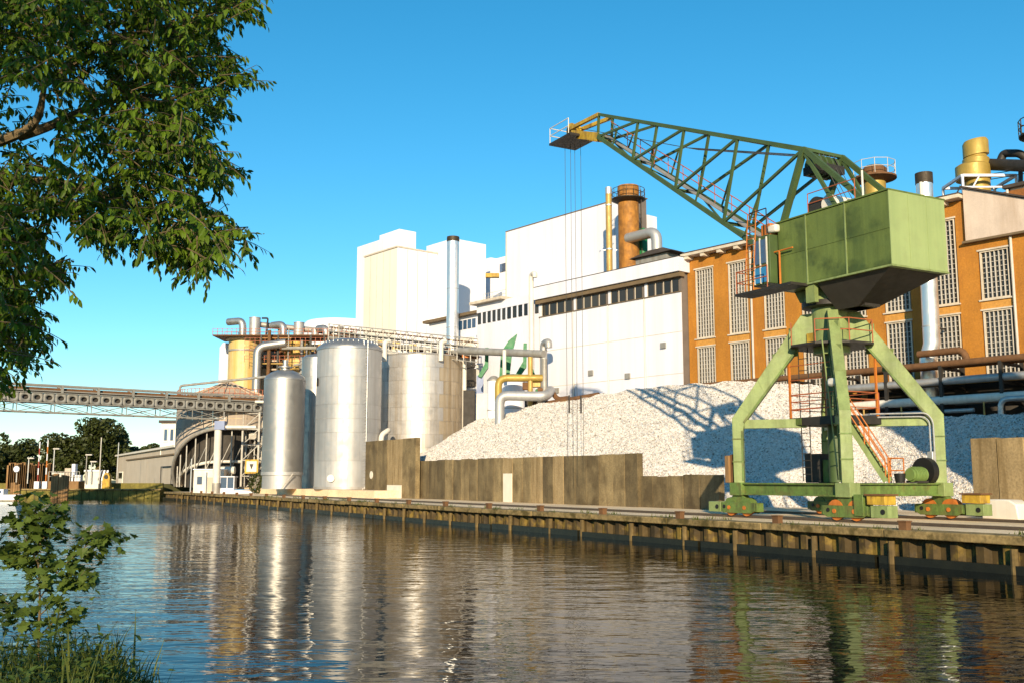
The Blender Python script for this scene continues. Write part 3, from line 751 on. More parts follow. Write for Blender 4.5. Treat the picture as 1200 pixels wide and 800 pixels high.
b = MB().tube([(-1.2, -2.0, 12.3), (-1.2, -2.0, 14.1)], .05, 6); b.tube([(-1.75, -2.0, 14.1), (-.3, -2.0, 14.1)], .04, 6); b.build('davit', mt['orange'], CR)
# --- lattice boom
def bw(x): return 1.3 - .75 * max(0, min(1, -x / 19.0))
def ztop(x): return 19.05 + (27.1 - 19.05) * (-x / 18.9)
def zbot(x): return 14.1 + (25.6 - 14.1) * ((-x - 2.4) / (19.05 - 2.4))
tops = [0, -4.9, -9.6, -14.3, -18.9]
bots = [-2.4, -6.3, -10.6, -15.0, -19.05]
for s_ in (-1, 1):
    def T(x): return Vector((x, s_ * bw(x), ztop(x)))
    def Bt(x): return Vector((x, s_ * bw(x), zbot(x)))
    MB().beam(T(0), T(-18.9), .16, .19).build('top_chord', GB, CR)
    MB().beam(Bt(-2.4), Bt(-19.05), .18, .24).build('bottom_chord', mt['green_b'], CR)
    for i in range(5):
        if i: MB().beam(T(tops[i]), Bt(bots[i]), .13, .15).build('lattice_upright', GB, CR)
        else: MB().beam(T(0), Bt(-2.4), .26, .28).build('lattice_upright', GB, CR)
        if i < 4: MB().beam(Bt(bots[i + 1]), T(tops[i]), .13, .14).build('lattice_diagonal', GB, CR)
    for i in range(4):                       # light secondary struts
        m_ = (T(tops[i]) + Bt(bots[i + 1])) / 2; xb_ = (bots[i] + bots[i + 1]) / 2
        MB().beam(m_, Bt(xb_ - .3), .08, .08).build('lattice_strut', GB, CR)
    MB().beam(T(0), (3.45, s_ * 1.3, 15.7), .2, .24).build('back_stay', GB, CR)
    MB().beam((1.9, s_ * 1.25, 15.6), T(0) + Vector((.1, 0, -.3)), .16).build('mast_leg', GB, CR)
    # yellow head arms
    MB().beam(T(-18.9), (-22.7, s_ * .35, 27.35), .2, .24).build('head_arm', mt['yellow'], CR)
    MB().beam(Bt(-19.05), (-22.6, s_ * .38, 26.9), .16, .55).build('head_arm', mt['yellow'], CR)
for i in range(5):
    MB().beam((tops[i], -bw(tops[i]), ztop(tops[i])), (tops[i], bw(tops[i]), ztop(tops[i])), .14, .16).build('cross_beam', GB, CR)
    MB().beam((bots[i], -bw(bots[i]), zbot(bots[i])), (bots[i], bw(bots[i]), zbot(bots[i])), .14, .16).build('cross_beam', GB, CR)
    if i < 4:
        s_ = 1 if i % 2 else -1
        MB().beam((bots[i], -s_ * bw(bots[i]), zbot(bots[i])), (bots[i + 1], s_ * bw(bots[i + 1]), zbot(bots[i + 1])), .09).build('wind_brace', GB, CR)
        MB().beam((tops[i], s_ * bw(tops[i]), ztop(tops[i])), (tops[i + 1], -s_ * bw(tops[i + 1]), ztop(tops[i + 1])), .08).build('wind_brace', GB, CR)
b = MB()                                     # walkway deck in the boom
b.add([(x, y, zbot(x) + .2) for x, y in ((-3, -.28), (-3, .28), (-18.8, .22), (-18.8, -.22))] + [(x, y, zbot(x) + .27) for x, y in ((-3, -.28), (-3, .28), (-18.8, .22), (-18.8, -.22))], [(0, 1, 2, 3), (7, 6, 5, 4), (0, 4, 5, 1), (1, 5, 6, 2), (2, 6, 7, 3), (3, 7, 4, 0)])
b.build('boom_walkway', mt['steel'], CR)
b = MB()
for k in (.55, 1.05): b.tube([(-3, .38, zbot(-3) + .25 + k), (-18.8, .32, zbot(-18.8) + .25 + k)], .03, 6)
for i in range(12):
    x = -3 - i * 1.4; b.tube([(x, .37, zbot(x) + .25), (x, .37, zbot(x) + 1.3)], .025, 6)
b.build('boom_handrail', mt['redrail'], CR)
for y in (-.5, -.2, .2, .5):
    b = MB().tube([(-.2, y, 18.9), (-10, y * .8, 22.2), (-22.3, y * .5, 27.3)], .018, 5); b.build('luffing_rope', mt['ropes'], CR)
    b = MB().tube([(.2, y, 18.9), (1.6, y, 16.2)], .018, 5); b.build('luffing_rope', mt['ropes'], CR)
MB().box(-.6, .6, -.8, .8, 17.9, 18.3).build('sheave_block', mt['darksteel'], CR)
for y in (-.6, -.2, .2, .6):
    MB().tube([(-.1, y - .05, 18.35), (-.1, y + .05, 18.35)], .55, 20).build('sheave', mt['green_b'], CR)
# head: sheaves, landing and railing
MB().box(-24.1, -21.3, -1.3, .9, 26.35, 26.5).build('head_landing', mt['darksteel'], CR)
for y in (-.22, .22): MB().tube([(-22.9, y - .07, 27.3), (-22.9, y + .07, 27.3)], .5, 22).build('sheave', mt['yellow'], CR)
MB().tube([(-22.9, -.5, 27.3), (-22.9, .5, 27.3)], .16, 12).build('sheave_axle', mt['darksteel'], CR)
railing([(-21.6, -1.25), (-24.05, -1.25), (-24.05, .85), (-23.0, .85)], 26.5, 1.1, .03, (.5,), mat=mt['offwhite'])
# hoist ropes down to the heap
q = CR.location
for dx, y in ((-.15, -.45), (.1, -.15), (.1, .2), (.4, .5)):
    zb_ = 4.55 + random.uniform(-.1, .1)
    MB().tube([(-23.2 + dx, y, 26.9), (-23.2 + dx, y + .02, zb_)], .016, 5).build('hoist_rope', mt['ropes'], CR)
for y in (-.45, .5): MB().tube([(-23.05, y, 7.5), (-23.05, y, 8.7)], .06, 8).build('rope_socket', mt['darksteel'], CR)
# ================================================================ brick hall
TB = 81.1
BH = thing('brick_factory_hall', 'orange brick factory hall with tall glass block windows behind the crane', 'factory', B, (-50, TB, 1.2))
bx0, bx1 = -68.0, -22.0
bays = [-67.0 + 4.23 * k for k in range(11)]
ZT, ZS, ZL, ZB_ = 24.6, 17.4, 16.5, 11.3     # window head, sill, lower head, lower sill
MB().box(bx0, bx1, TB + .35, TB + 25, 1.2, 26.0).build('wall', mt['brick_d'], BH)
edges = [bx0] + [v for x in bays for v in (x - .12, x + 2.42)] + [bx1]
for i in range(0, len(edges), 2):
    if edges[i + 1] > edges[i]:
        MB().box(edges[i], edges[i + 1], TB, TB + .345, 1.2, 24.75).build('pier', mt['brick'], BH)
MB().box(bx0, -41.9 + 3.9, TB, TB + .345, 24.753, 25.95).build('top_band', mt['brick'], BH)
wsrc = {}
def glazed(root, x0, x1, z0, z1, y, nc, nr, key):
    """steel framed glass block window; copies share meshes"""
    if key in wsrc:
        src, x_s, z_s = wsrc[key]; c = src.copy(); col.objects.link(c); c.parent = root; c.location = (x0 - x_s, 0, z0 - z_s)
        for ch in src.children:
            d = ch.copy(); col.objects.link(d); d.parent = c
        return c
    m = MB(); t = .11
    m.box(x0, x1, y - .06, y + .2, z0, z0 + t); m.box(x0, x1, y - .06, y + .2, z1 - t, z1)
    m.box(x0, x0 + t, y - .06, y + .2, z0 + t, z1 - t); m.box(x1 - t, x1, y - .06, y + .2, z0 + t, z1 - t)
    fr = m.build('window', mt['conc'], root)
    MB().box(x0 + t, x1 - t, y + .16, y + .2, z0 + t, z1 - t).build('glass_blocks', mt['glassblock'], fr)
    g = MB(); dx = (x1 - x0 - 2 * t) / nc; dz = (z1 - z0 - 2 * t) / nr
    for i in range(1, nc): g.box(x0 + t + i * dx - .03, x0 + t + i * dx + .03, y - .01, y + .155, z0 + t, z1 - t)
    for j in range(1, nr): g.box(x0 + t, x1 - t, y + .06, y + .15, z0 + t + j * dz - .02, z0 + t + j * dz + .02)
    g.build('glazing_bars', mt['bars'], fr)
    wsrc[key] = (fr, x0, z0); return fr
for k, x in enumerate(bays):
    top = ZT if x < -38 else 21.4
    glazed(BH, x, x + 2.3, ZS, top, TB + .12, 6, 17 if top > 22 else 9, 'u%d' % (top > 22))
    glazed(BH, x, x + 2.3, ZB_, ZL, TB + .12, 6, 12, 'l')
    MB().box(x - .115, x + 2.415, TB + .06, TB + .343, ZL + .13, ZS - .13).build('spandrel', mt['brick_l'], BH)
    MB().box(x - .2, x + 2.5, TB - .1, TB + .3, ZS - .125, ZS - .005).build('sill', mt['conc'], BH)
    MB().box(x - .16, x + 2.46, TB - .04, TB + .3, ZL + .005, ZL + .125).build('lintel', mt['conc'], BH)
    MB().box(x - .16, x + 2.46, TB - .05, TB + .3, top + .005, top + .145).build('lintel', mt['conc'], BH)
    MB().box(x - .115, x + 2.415, TB + .03, TB + .343, 1.2, ZB_ - .13).build('apron', mt['brick'], BH)
    MB().box(x - .2, x + 2.5, TB - .1, TB + .3, ZB_ - .125, ZB_ - .005).build('sill', mt['conc'], BH)
    if top < 22: MB().box(x - .115, x + 2.415, TB + .002, TB + .343, top + .15, 24.75).build('infill', mt['brick'], BH)
# roof slab with cantilever brackets
MB().box(bx0 - .1, -38.3, TB - 1.0, TB + 25, 26.02, 26.32).build('roof_slab', mt['conc'], BH, .03)
MB().box(bx0, -38.4, TB - .8, TB + 24, 26.325, 26.5).build('roof_felt', mt['roofdk'], BH)
for k in range(14):
    x = bx0 + .6 + k * 2.115
    if x < -39: MB().box(x - .25, x + .25, TB - .9, TB - .002, 25.72, 26.015).build('bracket', mt['conc'], BH)
MB().box(-60.5, -55.5, TB - .4, TB + 3, 26.5, 26.85).build('roof_upstand', mt['roofdk'], BH)
# rendered gable piece on the right
b = MB().prism([(-38.25, TB - .35, 22.4), (-27.5, TB - .35, 22.4), (-27.5, TB - .35, 22.6), (-38.25, TB - .35, 26.85)], (0, 6, 0))
b.build('rendered_gable', mt['cement'], BH)
b = MB().prism([(-38.4, TB - .55, 26.95), (-27.4, TB - .55, 22.68), (-27.4, TB - .55, 22.82), (-38.4, TB - .55, 27.1)], (0, 6.5, 0)); b.build('gable_coping', mt['roofdk'], BH)
MB().box(-38.5, -22, TB - .5, TB + .02, 22.2, 22.38).build('gable_ledge', mt['fascia_dk'], BH)
# set-back upper storey beyond the gable
MB().box(-38, -20, TB + 8, TB + 20, 26.0, 28.3).build('upper_storey', mt['offwhite'], BH)
MB().box(-38.4, -19.6, TB + 7.4, TB + 20.5, 28.305, 28.6).build('upper_roof', mt['roofdk'], BH)
for k in range(5): MB().box(-36.5 + k * 3, -34.4 + k * 3, TB + 7.9, TB + 7.998, 26.7, 27.9).build('upper_window', mt['glassblue'], BH)
# downpipes
for px in (883, 1193, 975):
    x = B.on(px, 400, TB).x
    MB().tube([(x, TB - .12, 26.0), (x, TB - .12, 1.3)], .11, 8).build('downpipe', mt['bars'], BH)
for k in range(6):
    x = -47 + k * .5
b = MB()
for k in (.55, 1.05): b.tube([(-57, TB + .4, 26.4 + k), (-46, TB + .4, 26.4 + k)], .03, 5)
for k in range(8): b.tube([(-57 + k * 1.5, TB + .4, 26.4), (-57 + k * 1.5, TB + .4, 27.45)], .03, 5)
b.build('roof_railing', mt['bars'], BH)

# ================================================================ white hall
HY_ = 80.1
WH = thing('white_factory_hall', 'long white panelled hall with a strip of dark windows below the parapet', 'factory', B, (-79, HY_, 1.2))
hx0, hx1 = -90.3, -68.05
MB().box(hx0 + .05, hx1 - .05, HY_ + .12, HY_ + 22, 1.2, 25.4).build('wall', mt['backing'], WH)
sv = [-90.3, -84.3, -78.7, -73.2, hx1]
for i in range(4):
    MB().box(sv[i] + .06, sv[i + 1] - .06, HY_, HY_ + .117, 1.2, 22.35).build('panel', mt['white'], WH)
    for k in range(4):
        m0 = sv[i] + .5 + (sv[i + 1] - sv[i] - .6) * k / 4; m1 = sv[i] + .5 + (sv[i + 1] - sv[i] - .6) * (k + 1) / 4 - .32
        pn = MB().box(m0, m1, HY_ + .04, HY_ + .1, 22.5, 23.75).build('pane', mt['glass'], WH)
        MB().box(m0 - .07, m0, HY_ - .01, HY_ + .11, 22.45, 23.8).build('frame', mt['conc'], pn)
    MB().box(sv[i] + .03, sv[i] + .5 - .08, HY_ - .005, HY_ + .117, 22.36, 23.9).build('mullion', mt['white'], WH)
MB().box(hx0, hx1, HY_ - .12, HY_ + .1, 22.352, 22.44).build('sill', mt['fascia_dk'], WH)
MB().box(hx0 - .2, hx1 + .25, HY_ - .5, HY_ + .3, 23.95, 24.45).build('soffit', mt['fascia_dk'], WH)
MB().box(hx0 - .3, hx1 + .35, HY_ - .75, HY_ + 23, 24.453, 25.95).build('parapet', mt['white'], WH)
MB().box(hx0 - .32, hx1 + .37, HY_ - .78, HY_ + 23, 25.953, 26.03).build('coping', mt['roofdk'], WH)

for x in (-84.3, -78.7, -73.2):
    MB().tube([(x, HY_ - .1, 22.3), (x, HY_ - .1, 1.3)], .07, 6).build('downpipe', mt['offwhite'], WH)
for x, z in ((-87.2, 13.4), (-81.5, 15.0), (-75.8, 14.2), (-70.6, 17.0)):
    MB().box(x - .35, x + .35, HY_ - .18, HY_ - .003, z - .3, z + .3).build('wall_vent', mt['steel'], WH)
for k in range(4): MB().box(hx0, hx1, HY_ - .012, HY_ - .002, 5.3 + 4.3 * k, 5.36 + 4.3 * k).build('joint', mt['conc'], WH)
# ================================================================ white tower block (behind the hall)
TW = thing('white_tower_hall', 'tall windowless white panelled block rising behind the white hall', 'factory', B, (-86, HY_ + 1.2, 1.2))
ty = HY_ + 8.4
_a, _c = B.on(593, 272, ty), B.on(741, 233, ty)
tx0, tx1, TZ = _a.x, _c.x, _a.z
MB().box(tx0 + .1, tx1 - .1, ty + .13, ty + 2.6, 1.2, TZ - .1).build('wall', mt['backing'], TW)
np_ = 8
for i in range(np_):
    a = tx0 + (tx1 - tx0) * i / np_; c = tx0 + (tx1 - tx0) * (i + 1) / np_
    MB().box(a + .05, c - .05, ty, ty + .127, 20, TZ - .05).build('panel', mt['white'], TW)
MB().box(tx0 - .06, tx1 + .06, ty - .06, ty + 2.7, TZ - .047, TZ + .08).build('coping', mt['fascia_dk'], TW)
MB().box(tx0 - .05, tx0 + .16, ty - .05, ty - .003, 22, TZ - .05).build('corner_strip', mt['conc'], TW)
MB().box(tx1 - .5, tx1 - .02, ty + 2.62, ty + 4.4, 22, TZ - 2).build('side_block', mt['white'], TW)
# lower link between (band of windows)
LK = thing('white_link_hall', 'lower white panelled link hall left of the parapet with small dark windows', 'factory', B, (-96, HY_, 1.2))
lx0, lx1 = -102.6, -90.35
MB().box(lx0 + .05, lx1, HY_ + .12, HY_ + .38, 1.2, 25.45).build('wall', mt['backing'], LK)
MB().box(lx0 + .05, -90.4, HY_ + .39, HY_ + 7.5, 1.2, 25.45).build('rear_wall', mt['white2'], LK)
sv = [lx0, -99.6, -96.65, -93.4, lx1]
for i in range(4):
    MB().box(sv[i] + .05, sv[i + 1] - .05, HY_, HY_ + .117, 1.2, 22.9).build('panel', mt['white'], LK)
    for k in range(3):
        dx = (sv[i + 1] - sv[i]) / 3; m0 = sv[i] + .2 + dx * k
        MB().box(m0, m0 + dx - .28, HY_ + .03, HY_ + .1, 23.0, 24.35).build('pane', mt['glass'], LK)
        MB().box(m0 + dx - .27, m0 + dx - .01, HY_ - .01, HY_ + .117, 22.91, 24.4).build('mullion', mt['white'], LK)
MB().box(lx0, lx1, HY_ - .01, HY_ + .117, 24.42, 25.5).build('upper_band', mt['white'], LK)
MB().box(lx0 - .6, -96.7, HY_ - .8, HY_ + 7.6, 25.503, 25.85).build('roof_slab', mt['conc'], LK)
b = MB()
for k in (.5, 1.0): b.tube([(lx0 + 1, HY_ + .3, 25.85 + k), (-97, HY_ + .3, 25.85 + k)], .03, 5)
for k in range(5): b.tube([(lx0 + 1 + k, HY_ + .3, 25.85), (lx0 + 1 + k, HY_ + .3, 26.9)], .03, 5)
b.build('roof_railing', mt['bars'], LK)

# ================================================================ lower office block with canopy
OB_y = 86.0
a = B.on(503, 377, OB_y); c = B.on(561, 364, OB_y)
OB = thing('white_side_building', 'low white side building with brown eaves behind the steel chimney', 'building', B, (a.x, OB_y, 1.2))
MB().box(a.x, c.x + 2, OB_y, OB_y + 12, 1.2, a.z - .35).build('wall', mt['white2'], OB)
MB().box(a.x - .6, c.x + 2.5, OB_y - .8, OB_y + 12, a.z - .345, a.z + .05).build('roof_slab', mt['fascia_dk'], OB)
q0 = B.on(537.5, 376, OB_y); q1 = B.on(558, 386, OB_y)
for k in range(4):
    dx = (q1.x - q0.x) / 4
    MB().box(q0.x + dx * k + .12, q0.x + dx * (k + 1) - .12, OB_y - .06, OB_y - .002, q1.z + .3, q0.z - .1).build('window', mt['glassblue'], OB)
for (x0, y0, x1, y1, mm) in ((537, 398, 556, 408, 'offwhite'), (538, 412, 557, 430, 'plantdk'), (540, 434, 558, 452, 'plantdk')):
    s0 = B.on(x0, y0, OB_y); s1 = B.on(x1, y1, OB_y)
    MB().box(s0.x, s1.x, OB_y - .5, OB_y - .003, s1.z, s0.z).build('louvre', mt[mm], OB)

# ================================================================ far white refinery block
RB = thing('white_refinery_building', 'cluster of tall plain white and cream refinery blocks on the skyline', 'factory', B, (-150, 92, 1.2))
def blk(px_corner, px_left, ytop, yB, dep, mat, z0=1.2):
    """box whose near corner stands at px_corner on plane yB"""
    k = B.on(px_corner, ytop, yB); l_ = B.on(px_left, ytop, yB)
    return MB().box(l_.x, k.x, yB, yB + dep, z0, k.z).build('tower_block', mat, RB), l_.x, k.x, k.z
o, xl, xr, zt = blk(466, 428, 290, 84, 7.5, mt['white2'])
MB().box(xl + .05, xr - .02, 83.9, 83.998, 1.2, zt - .1).build('cream_face', mt['cream'], RB)
blk(449, 419, 280, 92, 5, mt['white2'])
blk(468, 445, 268.5, 98, 3.6, mt['white2'])
blk(531, 500, 279.5, 91.6, 6.5, mt['white2'])
blk(575, 530, 302, 104, 5, mt['white2'])
blk(594, 578, 300, 99, 5, mt['white2'])
for k in range(1, 5): MB().box(xl + (xr - xl) * k / 5 - .05, xl + (xr - xl) * k / 5 + .05, 83.87, 83.897, 1.2, zt - .15).build('joint', mt['conc'], RB)
for k in range(1, 4): MB().box(xr + .002, xr + .03, 84 + 7.5 * k / 4 - .05, 84 + 7.5 * k / 4 + .05, 1.2, zt - .1).build('joint', mt['conc'], RB)
MB().box(xl - .1, xr + .1, 83.8, 91.6, zt + .002, zt + .22).build('coping', mt['conc'], RB)
s0 = B.on(586, 310, 98.9); s1 = B.on(591, 318, 98.9)
for k in range(2): MB().box(s0.x + k * (s1.x - s0.x) * .55, s0.x + (k + .85) * (s1.x - s0.x) * .55 + .3, 98.8, 98.95, s1.z, s0.z).build('window', mt['glassblue'], RB)
s0 = AT(569, 321, 150); s1 = AT(585, 324, 150)
solo(MB().box(s0.x, s1.x, 149.5, 150.5, s1.z - .2, s0.z), 'crane_jib', mt['yellow'], 'small yellow crane jib sticking out in front of the far white block', 'jib')
solo(MB().lathe((-40.5, 236, 2), [(9, 0), (9, 36.6), (8, 37.6), (4, 38.2), (0, 38.4)], 40), 'white_storage_silo', mt['white2'], 'rounded white silo top peeping over the pipework left of the cream block', 'silo', W, (-40.5, 236, 2))

# ================================================================ chimneys and ducts
def stack(name, label, px, ytop, ybot, Y, r, mat, capm=None, caph=1.0, n=32, cat='chimney'):
    t_ = AT(px, ytop, Y); z0 = AT(px, ybot, Y).z
    root = thing(name, label, cat, W, (t_.x, Y, z0))
    MB().lathe((t_.x, Y), [(r, z0), (r, t_.z - caph)], n).build('shaft', mat, root)
    MB().lathe((t_.x, Y), [(r * 1.03, t_.z - caph + .002), (r * 1.05, t_.z - caph * .4), (r * 1.02, t_.z), (r * .85, t_.z), (r * .85, t_.z - .5)], n).build('cap', capm or mt['soot'], root)
    return root, t_, z0
SC, t_, z0 = stack('steel_chimney', 'slender shiny steel chimney with a black rim rising behind the wide tank', 531, 278, 545, 140, .86, mt['alu'], caph=.7)
for k in range(4): MB().lathe((t_.x, 140), [(.88, z0 + 8 + 5.5 * k), (.88, z0 + 8.12 + 5.5 * k)], 32).build('joint_ring', mt['galv'], SC)
def onroof(px, py, ty): return B.on(px, py, ty)
k = B.w(*B.on(736, 300, 84.6)); YR = k.y
RC, t_, z0 = stack('rusty_chimney', 'thick rust brown chimney with a railed gallery on the hall roof', 736, 219, 330, YR, 1.22, mt['rustch'], mt['rustch'], 1.2)
zg = AT(736, 234, YR).z
MB().lathe((t_.x, YR), [(1.22, zg - .5), (2.0, zg - .1), (2.0, zg), (1.2, zg)], 24).build('gallery', mt['soot'], RC)
b = MB()
for i in range(14):
    a = 2 * PI * i / 14; c_ = (t_.x + 1.95 * math.cos(a), YR + 1.95 * math.sin(a)); a2 = 2 * PI * (i + 1) / 14; c2 = (t_.x + 1.95 * math.cos(a2), YR + 1.95 * math.sin(a2))
    b.tube([(*c_, zg), (*c_, zg + 1.15)], .035, 5)
    for h in (.6, 1.15): b.tube([(*c_, zg + h), (*c2, zg + h)], .035, 5)
b.build('railing', mt['soot'], RC)
b = MB()
for e in (-.25, .25): b.tube([(t_.x + 1.4, YR - .6 + e, z0), (t_.x + 1.4, YR - .6 + e, zg + 1)], .035, 5)
for i in range(24): b.tube([(t_.x + 1.4, YR - .85, z0 + i * .42), (t_.x + 1.4, YR - .35, z0 + i * .42)], .03, 5)
b.build('ladder', mt['soot'], RC)
FP, t_, z0 = stack('flue_pipe', 'thin ochre flue pipe standing beside the rusty chimney', 713, 220, 330, YR - 1.2, .36, mt['ochre'], mt['galv'], .8, 16, 'pipe')
for yy in (245, 296):
    z = AT(713, yy, YR).z
    b = MB().lathe((t_.x, YR - 1.2), [(.42, z), (.42, z + .15)], 16); b.beam((t_.x - .9, YR - 1.2, z), (t_.x + .9, YR - 1.2, z), .08); b.build('clamp', mt['galv'], FP)
# roof hopper with elbow duct and green vessel
b0 = B.on(745, 312, 82.5); b1 = B.on(790, 303, 82.5)
HD = thing('roof_hood', 'grey roof hood with a curved steel duct right of the rusty chimney', 'duct', B, (b0.x, 82.5, 26.0))
MB().box(b0.x, b1.x - 1, 82.5, 85.5, 26.0, 27.6).build('hood', mt['steel'], HD)
b = MB().add([(b0.x - .6, 82.0, 27.61), (b1.x, 82.0, 27.61), (b1.x, 86, 27.61), (b0.x - .6, 86, 27.61), (b0.x + 1.5, 83, 28.4), (b1.x - 2, 83, 28.4), (b1.x - 2, 85, 28.4), (b0.x + 1.5, 85, 28.4)], [(3, 2, 1, 0), (4, 5, 6, 7), (0, 1, 5, 4), (1, 2, 6, 5), (2, 3, 7, 6), (3, 0, 4, 7)])
b.build('hood_roof', mt['roofdk'], HD)
e0 = B.on(747, 277, 84); e1 = B.on(770, 300, 84)
MB().tube(bend([(e0.x - 1.5, 84, e0.z), (e1.x, 84, e0.z), (e1.x, 84, 28.2)], 2.2, 8), .62, 18).build('elbow_duct', mt['stainless_l'], HD)
g0 = B.on(753, 268, 86)
MB().lathe((g0.x, 86), [(.55, 26.1), (.55, g0.z - .4), (.3, g0.z), (0, g0.z)], 16).build('green_vessel', mt['teal'], HD)
# vents in front of the white hall
def vent(label, px, ytop, ybot, yB, r, mat, hook=1.2):
    a_ = B.on(px, ytop, yB); z_ = B.on(px, ybot, yB).z
    b = MB().tube(bend([(a_.x, yB, z_), (a_.x, yB, a_.z), (a_.x + hook, yB - .3, a_.z), (a_.x + hook, yB - .3, a_.z - hook * .55)], hook * .6, 6), r, 14)
    return solo(b, 'vent_pipe', mat, label, 'pipe', B, (a_.x, yB, z_))
vent('tall thin white vent pipe with a hooked top against the white link hall', 622.5, 322, 470, 79.2, .3, mt['offwhite'], 1.0)
vent('stout pale vent pipe with a hooked top above the gravel heap', 637, 402, 480, 77.5, .42, mt['stainless_l'], 1.2)
# ochre stacks on the brick hall roof
def ring_stack(name, label, px, ytop, ybot, Y, r):
    t_ = AT(px, ytop, Y); z0 = AT(px, ybot, Y).z
    root = thing(name, label, 'chimney', W, (t_.x, Y, z0))
    return root, t_, z0
OS, t_, z0 = ring_stack('ochre_stack', 'squat ochre vent stack with a railed ring just behind the crane house', 1024, 193, 240, 88, 1)
MB().lathe((t_.x, 88), [(.95, z0), (.95, t_.z - 1.2)], 24).build('shaft', mt['gold'], OS)
MB().lathe((t_.x, 88), [(1.0, t_.z - 1.7), (1.9, t_.z - 1.4), (1.9, t_.z - 1.25), (1.1, t_.z - 1.2), (1.1, t_.z - .5), (.8, t_.z - .2), (.0, t_.z - .2)], 24).build('rain_cap', mt['rust'], OS)
b = MB()
for i in range(10):
    a = 2 * PI * i / 10; a2 = 2 * PI * (i + 1) / 10; c_ = (t_.x + 1.85 * math.cos(a), 88 + 1.85 * math.sin(a)); c2 = (t_.x + 1.85 * math.cos(a2), 88 + 1.85 * math.sin(a2))
    b.tube([(*c_, t_.z - 1.3), (*c_, t_.z + .1)], .03, 5)
    for h in (-.6, .1): b.tube([(*c_, t_.z + h), (*c2, t_.z + h)], .03, 5)
b.build('railing', mt['bars'], OS)
YS = 93
GS, t_, z0 = ring_stack('ochre_stack', 'big ochre stack with a tilted rain hood on a white steel frame', 1142, 165, 235, YS, 1.2)
MB().lathe((t_.x, YS), [(1.15, z0 - 2), (1.15, z0 + 3.2), (1.2, t_.z - 1.9), (1.0, t_.z - 1.7), (.95, t_.z - 1.4)], 28).build('shaft', mt['gold'], GS)
MB().lathe((t_.x - .35, YS), [(1.25, t_.z - 4.0), (1.55, t_.z - 3.9), (1.55, t_.z - 2.6), (1.25, t_.z - 2.4)], 28).build('collar', mt['gold'], GS)
b = MB().lathe((t_.x + .05, YS), [(1.15, t_.z - 1.55), (1.15, t_.z - .25), (1.0, t_.z)], 28)
b.v = [v + Vector((0, 0, (v.x - t_.x) * .14)) for v in b.v]; b.build('rain_hood', mt['gold'], GS)
b = MB()
fx0, fx1, fz = t_.x - 2.4, t_.x + 2.6, AT(1142, 214, YS).z
for x in (fx0, fx1):
    for y in (YS - 2.2, YS + 2): b.beam((x, y, fz - 2.8), (x, y, fz), .2)
for y in (YS - 2.2, YS + 2): b.beam((fx0, y, fz), (fx1, y, fz), .24); b.beam((fx0, y, fz - 1.1), (fx1, y, fz - 1.1), .14); b.beam((fx0, y, fz - 2.6), (fx0 + 1.6, y, fz), .12)
for x in (fx0, fx1): b.beam((x, YS - 2.2, fz), (x, YS + 2, fz), .24)
b.build('support_frame', mt['white2'], GS)
d0, d1 = AT(1158, 193, YS), AT(1235, 196, YS - 8)
MB().tube([d0, d1], .55, 16).build('duct', mt['darksteel'], GS)
d0, d1, d2, d3 = AT(1172, 190, YS + 1), AT(1176, 180, YS + 1), AT(1196, 180, YS - 1), AT(1206, 190, YS - 1)
MB().tube(bend([d0, d1, d2, d3], 1.0), .38, 14).build('duct', mt['darksteel'], GS)
b = MB()
for y_ in (205, 211):
    b.tube([AT(1158, y_, YS), AT(1235, y_ - 13, YS - 8)], .04, 5)
b.beam(AT(1196, 190, YS - 3), AT(1196, 215, YS - 3), .3); b.build('duct_bracing', mt['darksteel'], GS)
# tall stack outside the picture whose gallery just shows
PS, t_, z0 = ring_stack('gallery_stack', 'dark stack with a railed gallery at the right edge of the roofs', 1216, 60, 230, 90, 1)
MB().lathe((t_.x, 90), [(1.1, z0), (1.1, t_.z)], 24).build('shaft', mt['soot'], PS)
zg = AT(1190, 158, 90).z
MB().lathe((t_.x, 90), [(1.1, zg - .6), (2.1, zg - .1), (2.1, zg + .05), (1.1, zg + .05)], 24).build('gallery', mt['soot'], PS)
b = MB()
for i in range(14):
    a = 2 * PI * i / 14; a2 = 2 * PI * (i + 1) / 14; c_ = (t_.x + 2.05 * math.cos(a), 90 + 2.05 * math.sin(a)); c2 = (t_.x + 2.05 * math.cos(a2), 90 + 2.05 * math.sin(a2))
    b.tube([(*c_, zg), (*c_, zg + 1.5)], .05, 5)
    for h in (.75, 1.5): b.tube([(*c_, zg + h), (*c2, zg + h)], .05, 5)
b.build('railing', mt['soot'], PS)
# silver duct in front of the brick hall
yD = 78.6
pts = [B.on(1087, 215, yD), B.on(1092, 402, yD), B.on(1087.5, 421, yD), B.on(1091, 470, yD), B.on(1091, 520, yD)]
SD = thing('steel_flue', 'fat shiny steel flue with a kink standing in front of the brick hall', 'flue', B, (pts[-1].x, yD, pts[-1].z))
pts[0].x = pts[1].x + .12
MB().tube(pts, .66, 28).build('shaft', mt['alu'], SD)
tp = pts[0]; MB().tube([tp + Vector((0, 0, .0)), tp + Vector((0, 0, .9))], .70, 28).build('cap', mt['soot'], SD)
for z in (15.3, 20.4, 24.2): MB().tube([(pts[1].x, yD, z), (pts[1].x, yD, z + .12)], .69, 28).build('joint_ring', mt['galv'], SD)
MB().beam((pts[1].x, yD + .6, 15.35), (pts[1].x, TB, 15.35), .12).build('wall_bracket', mt['darksteel'], SD)

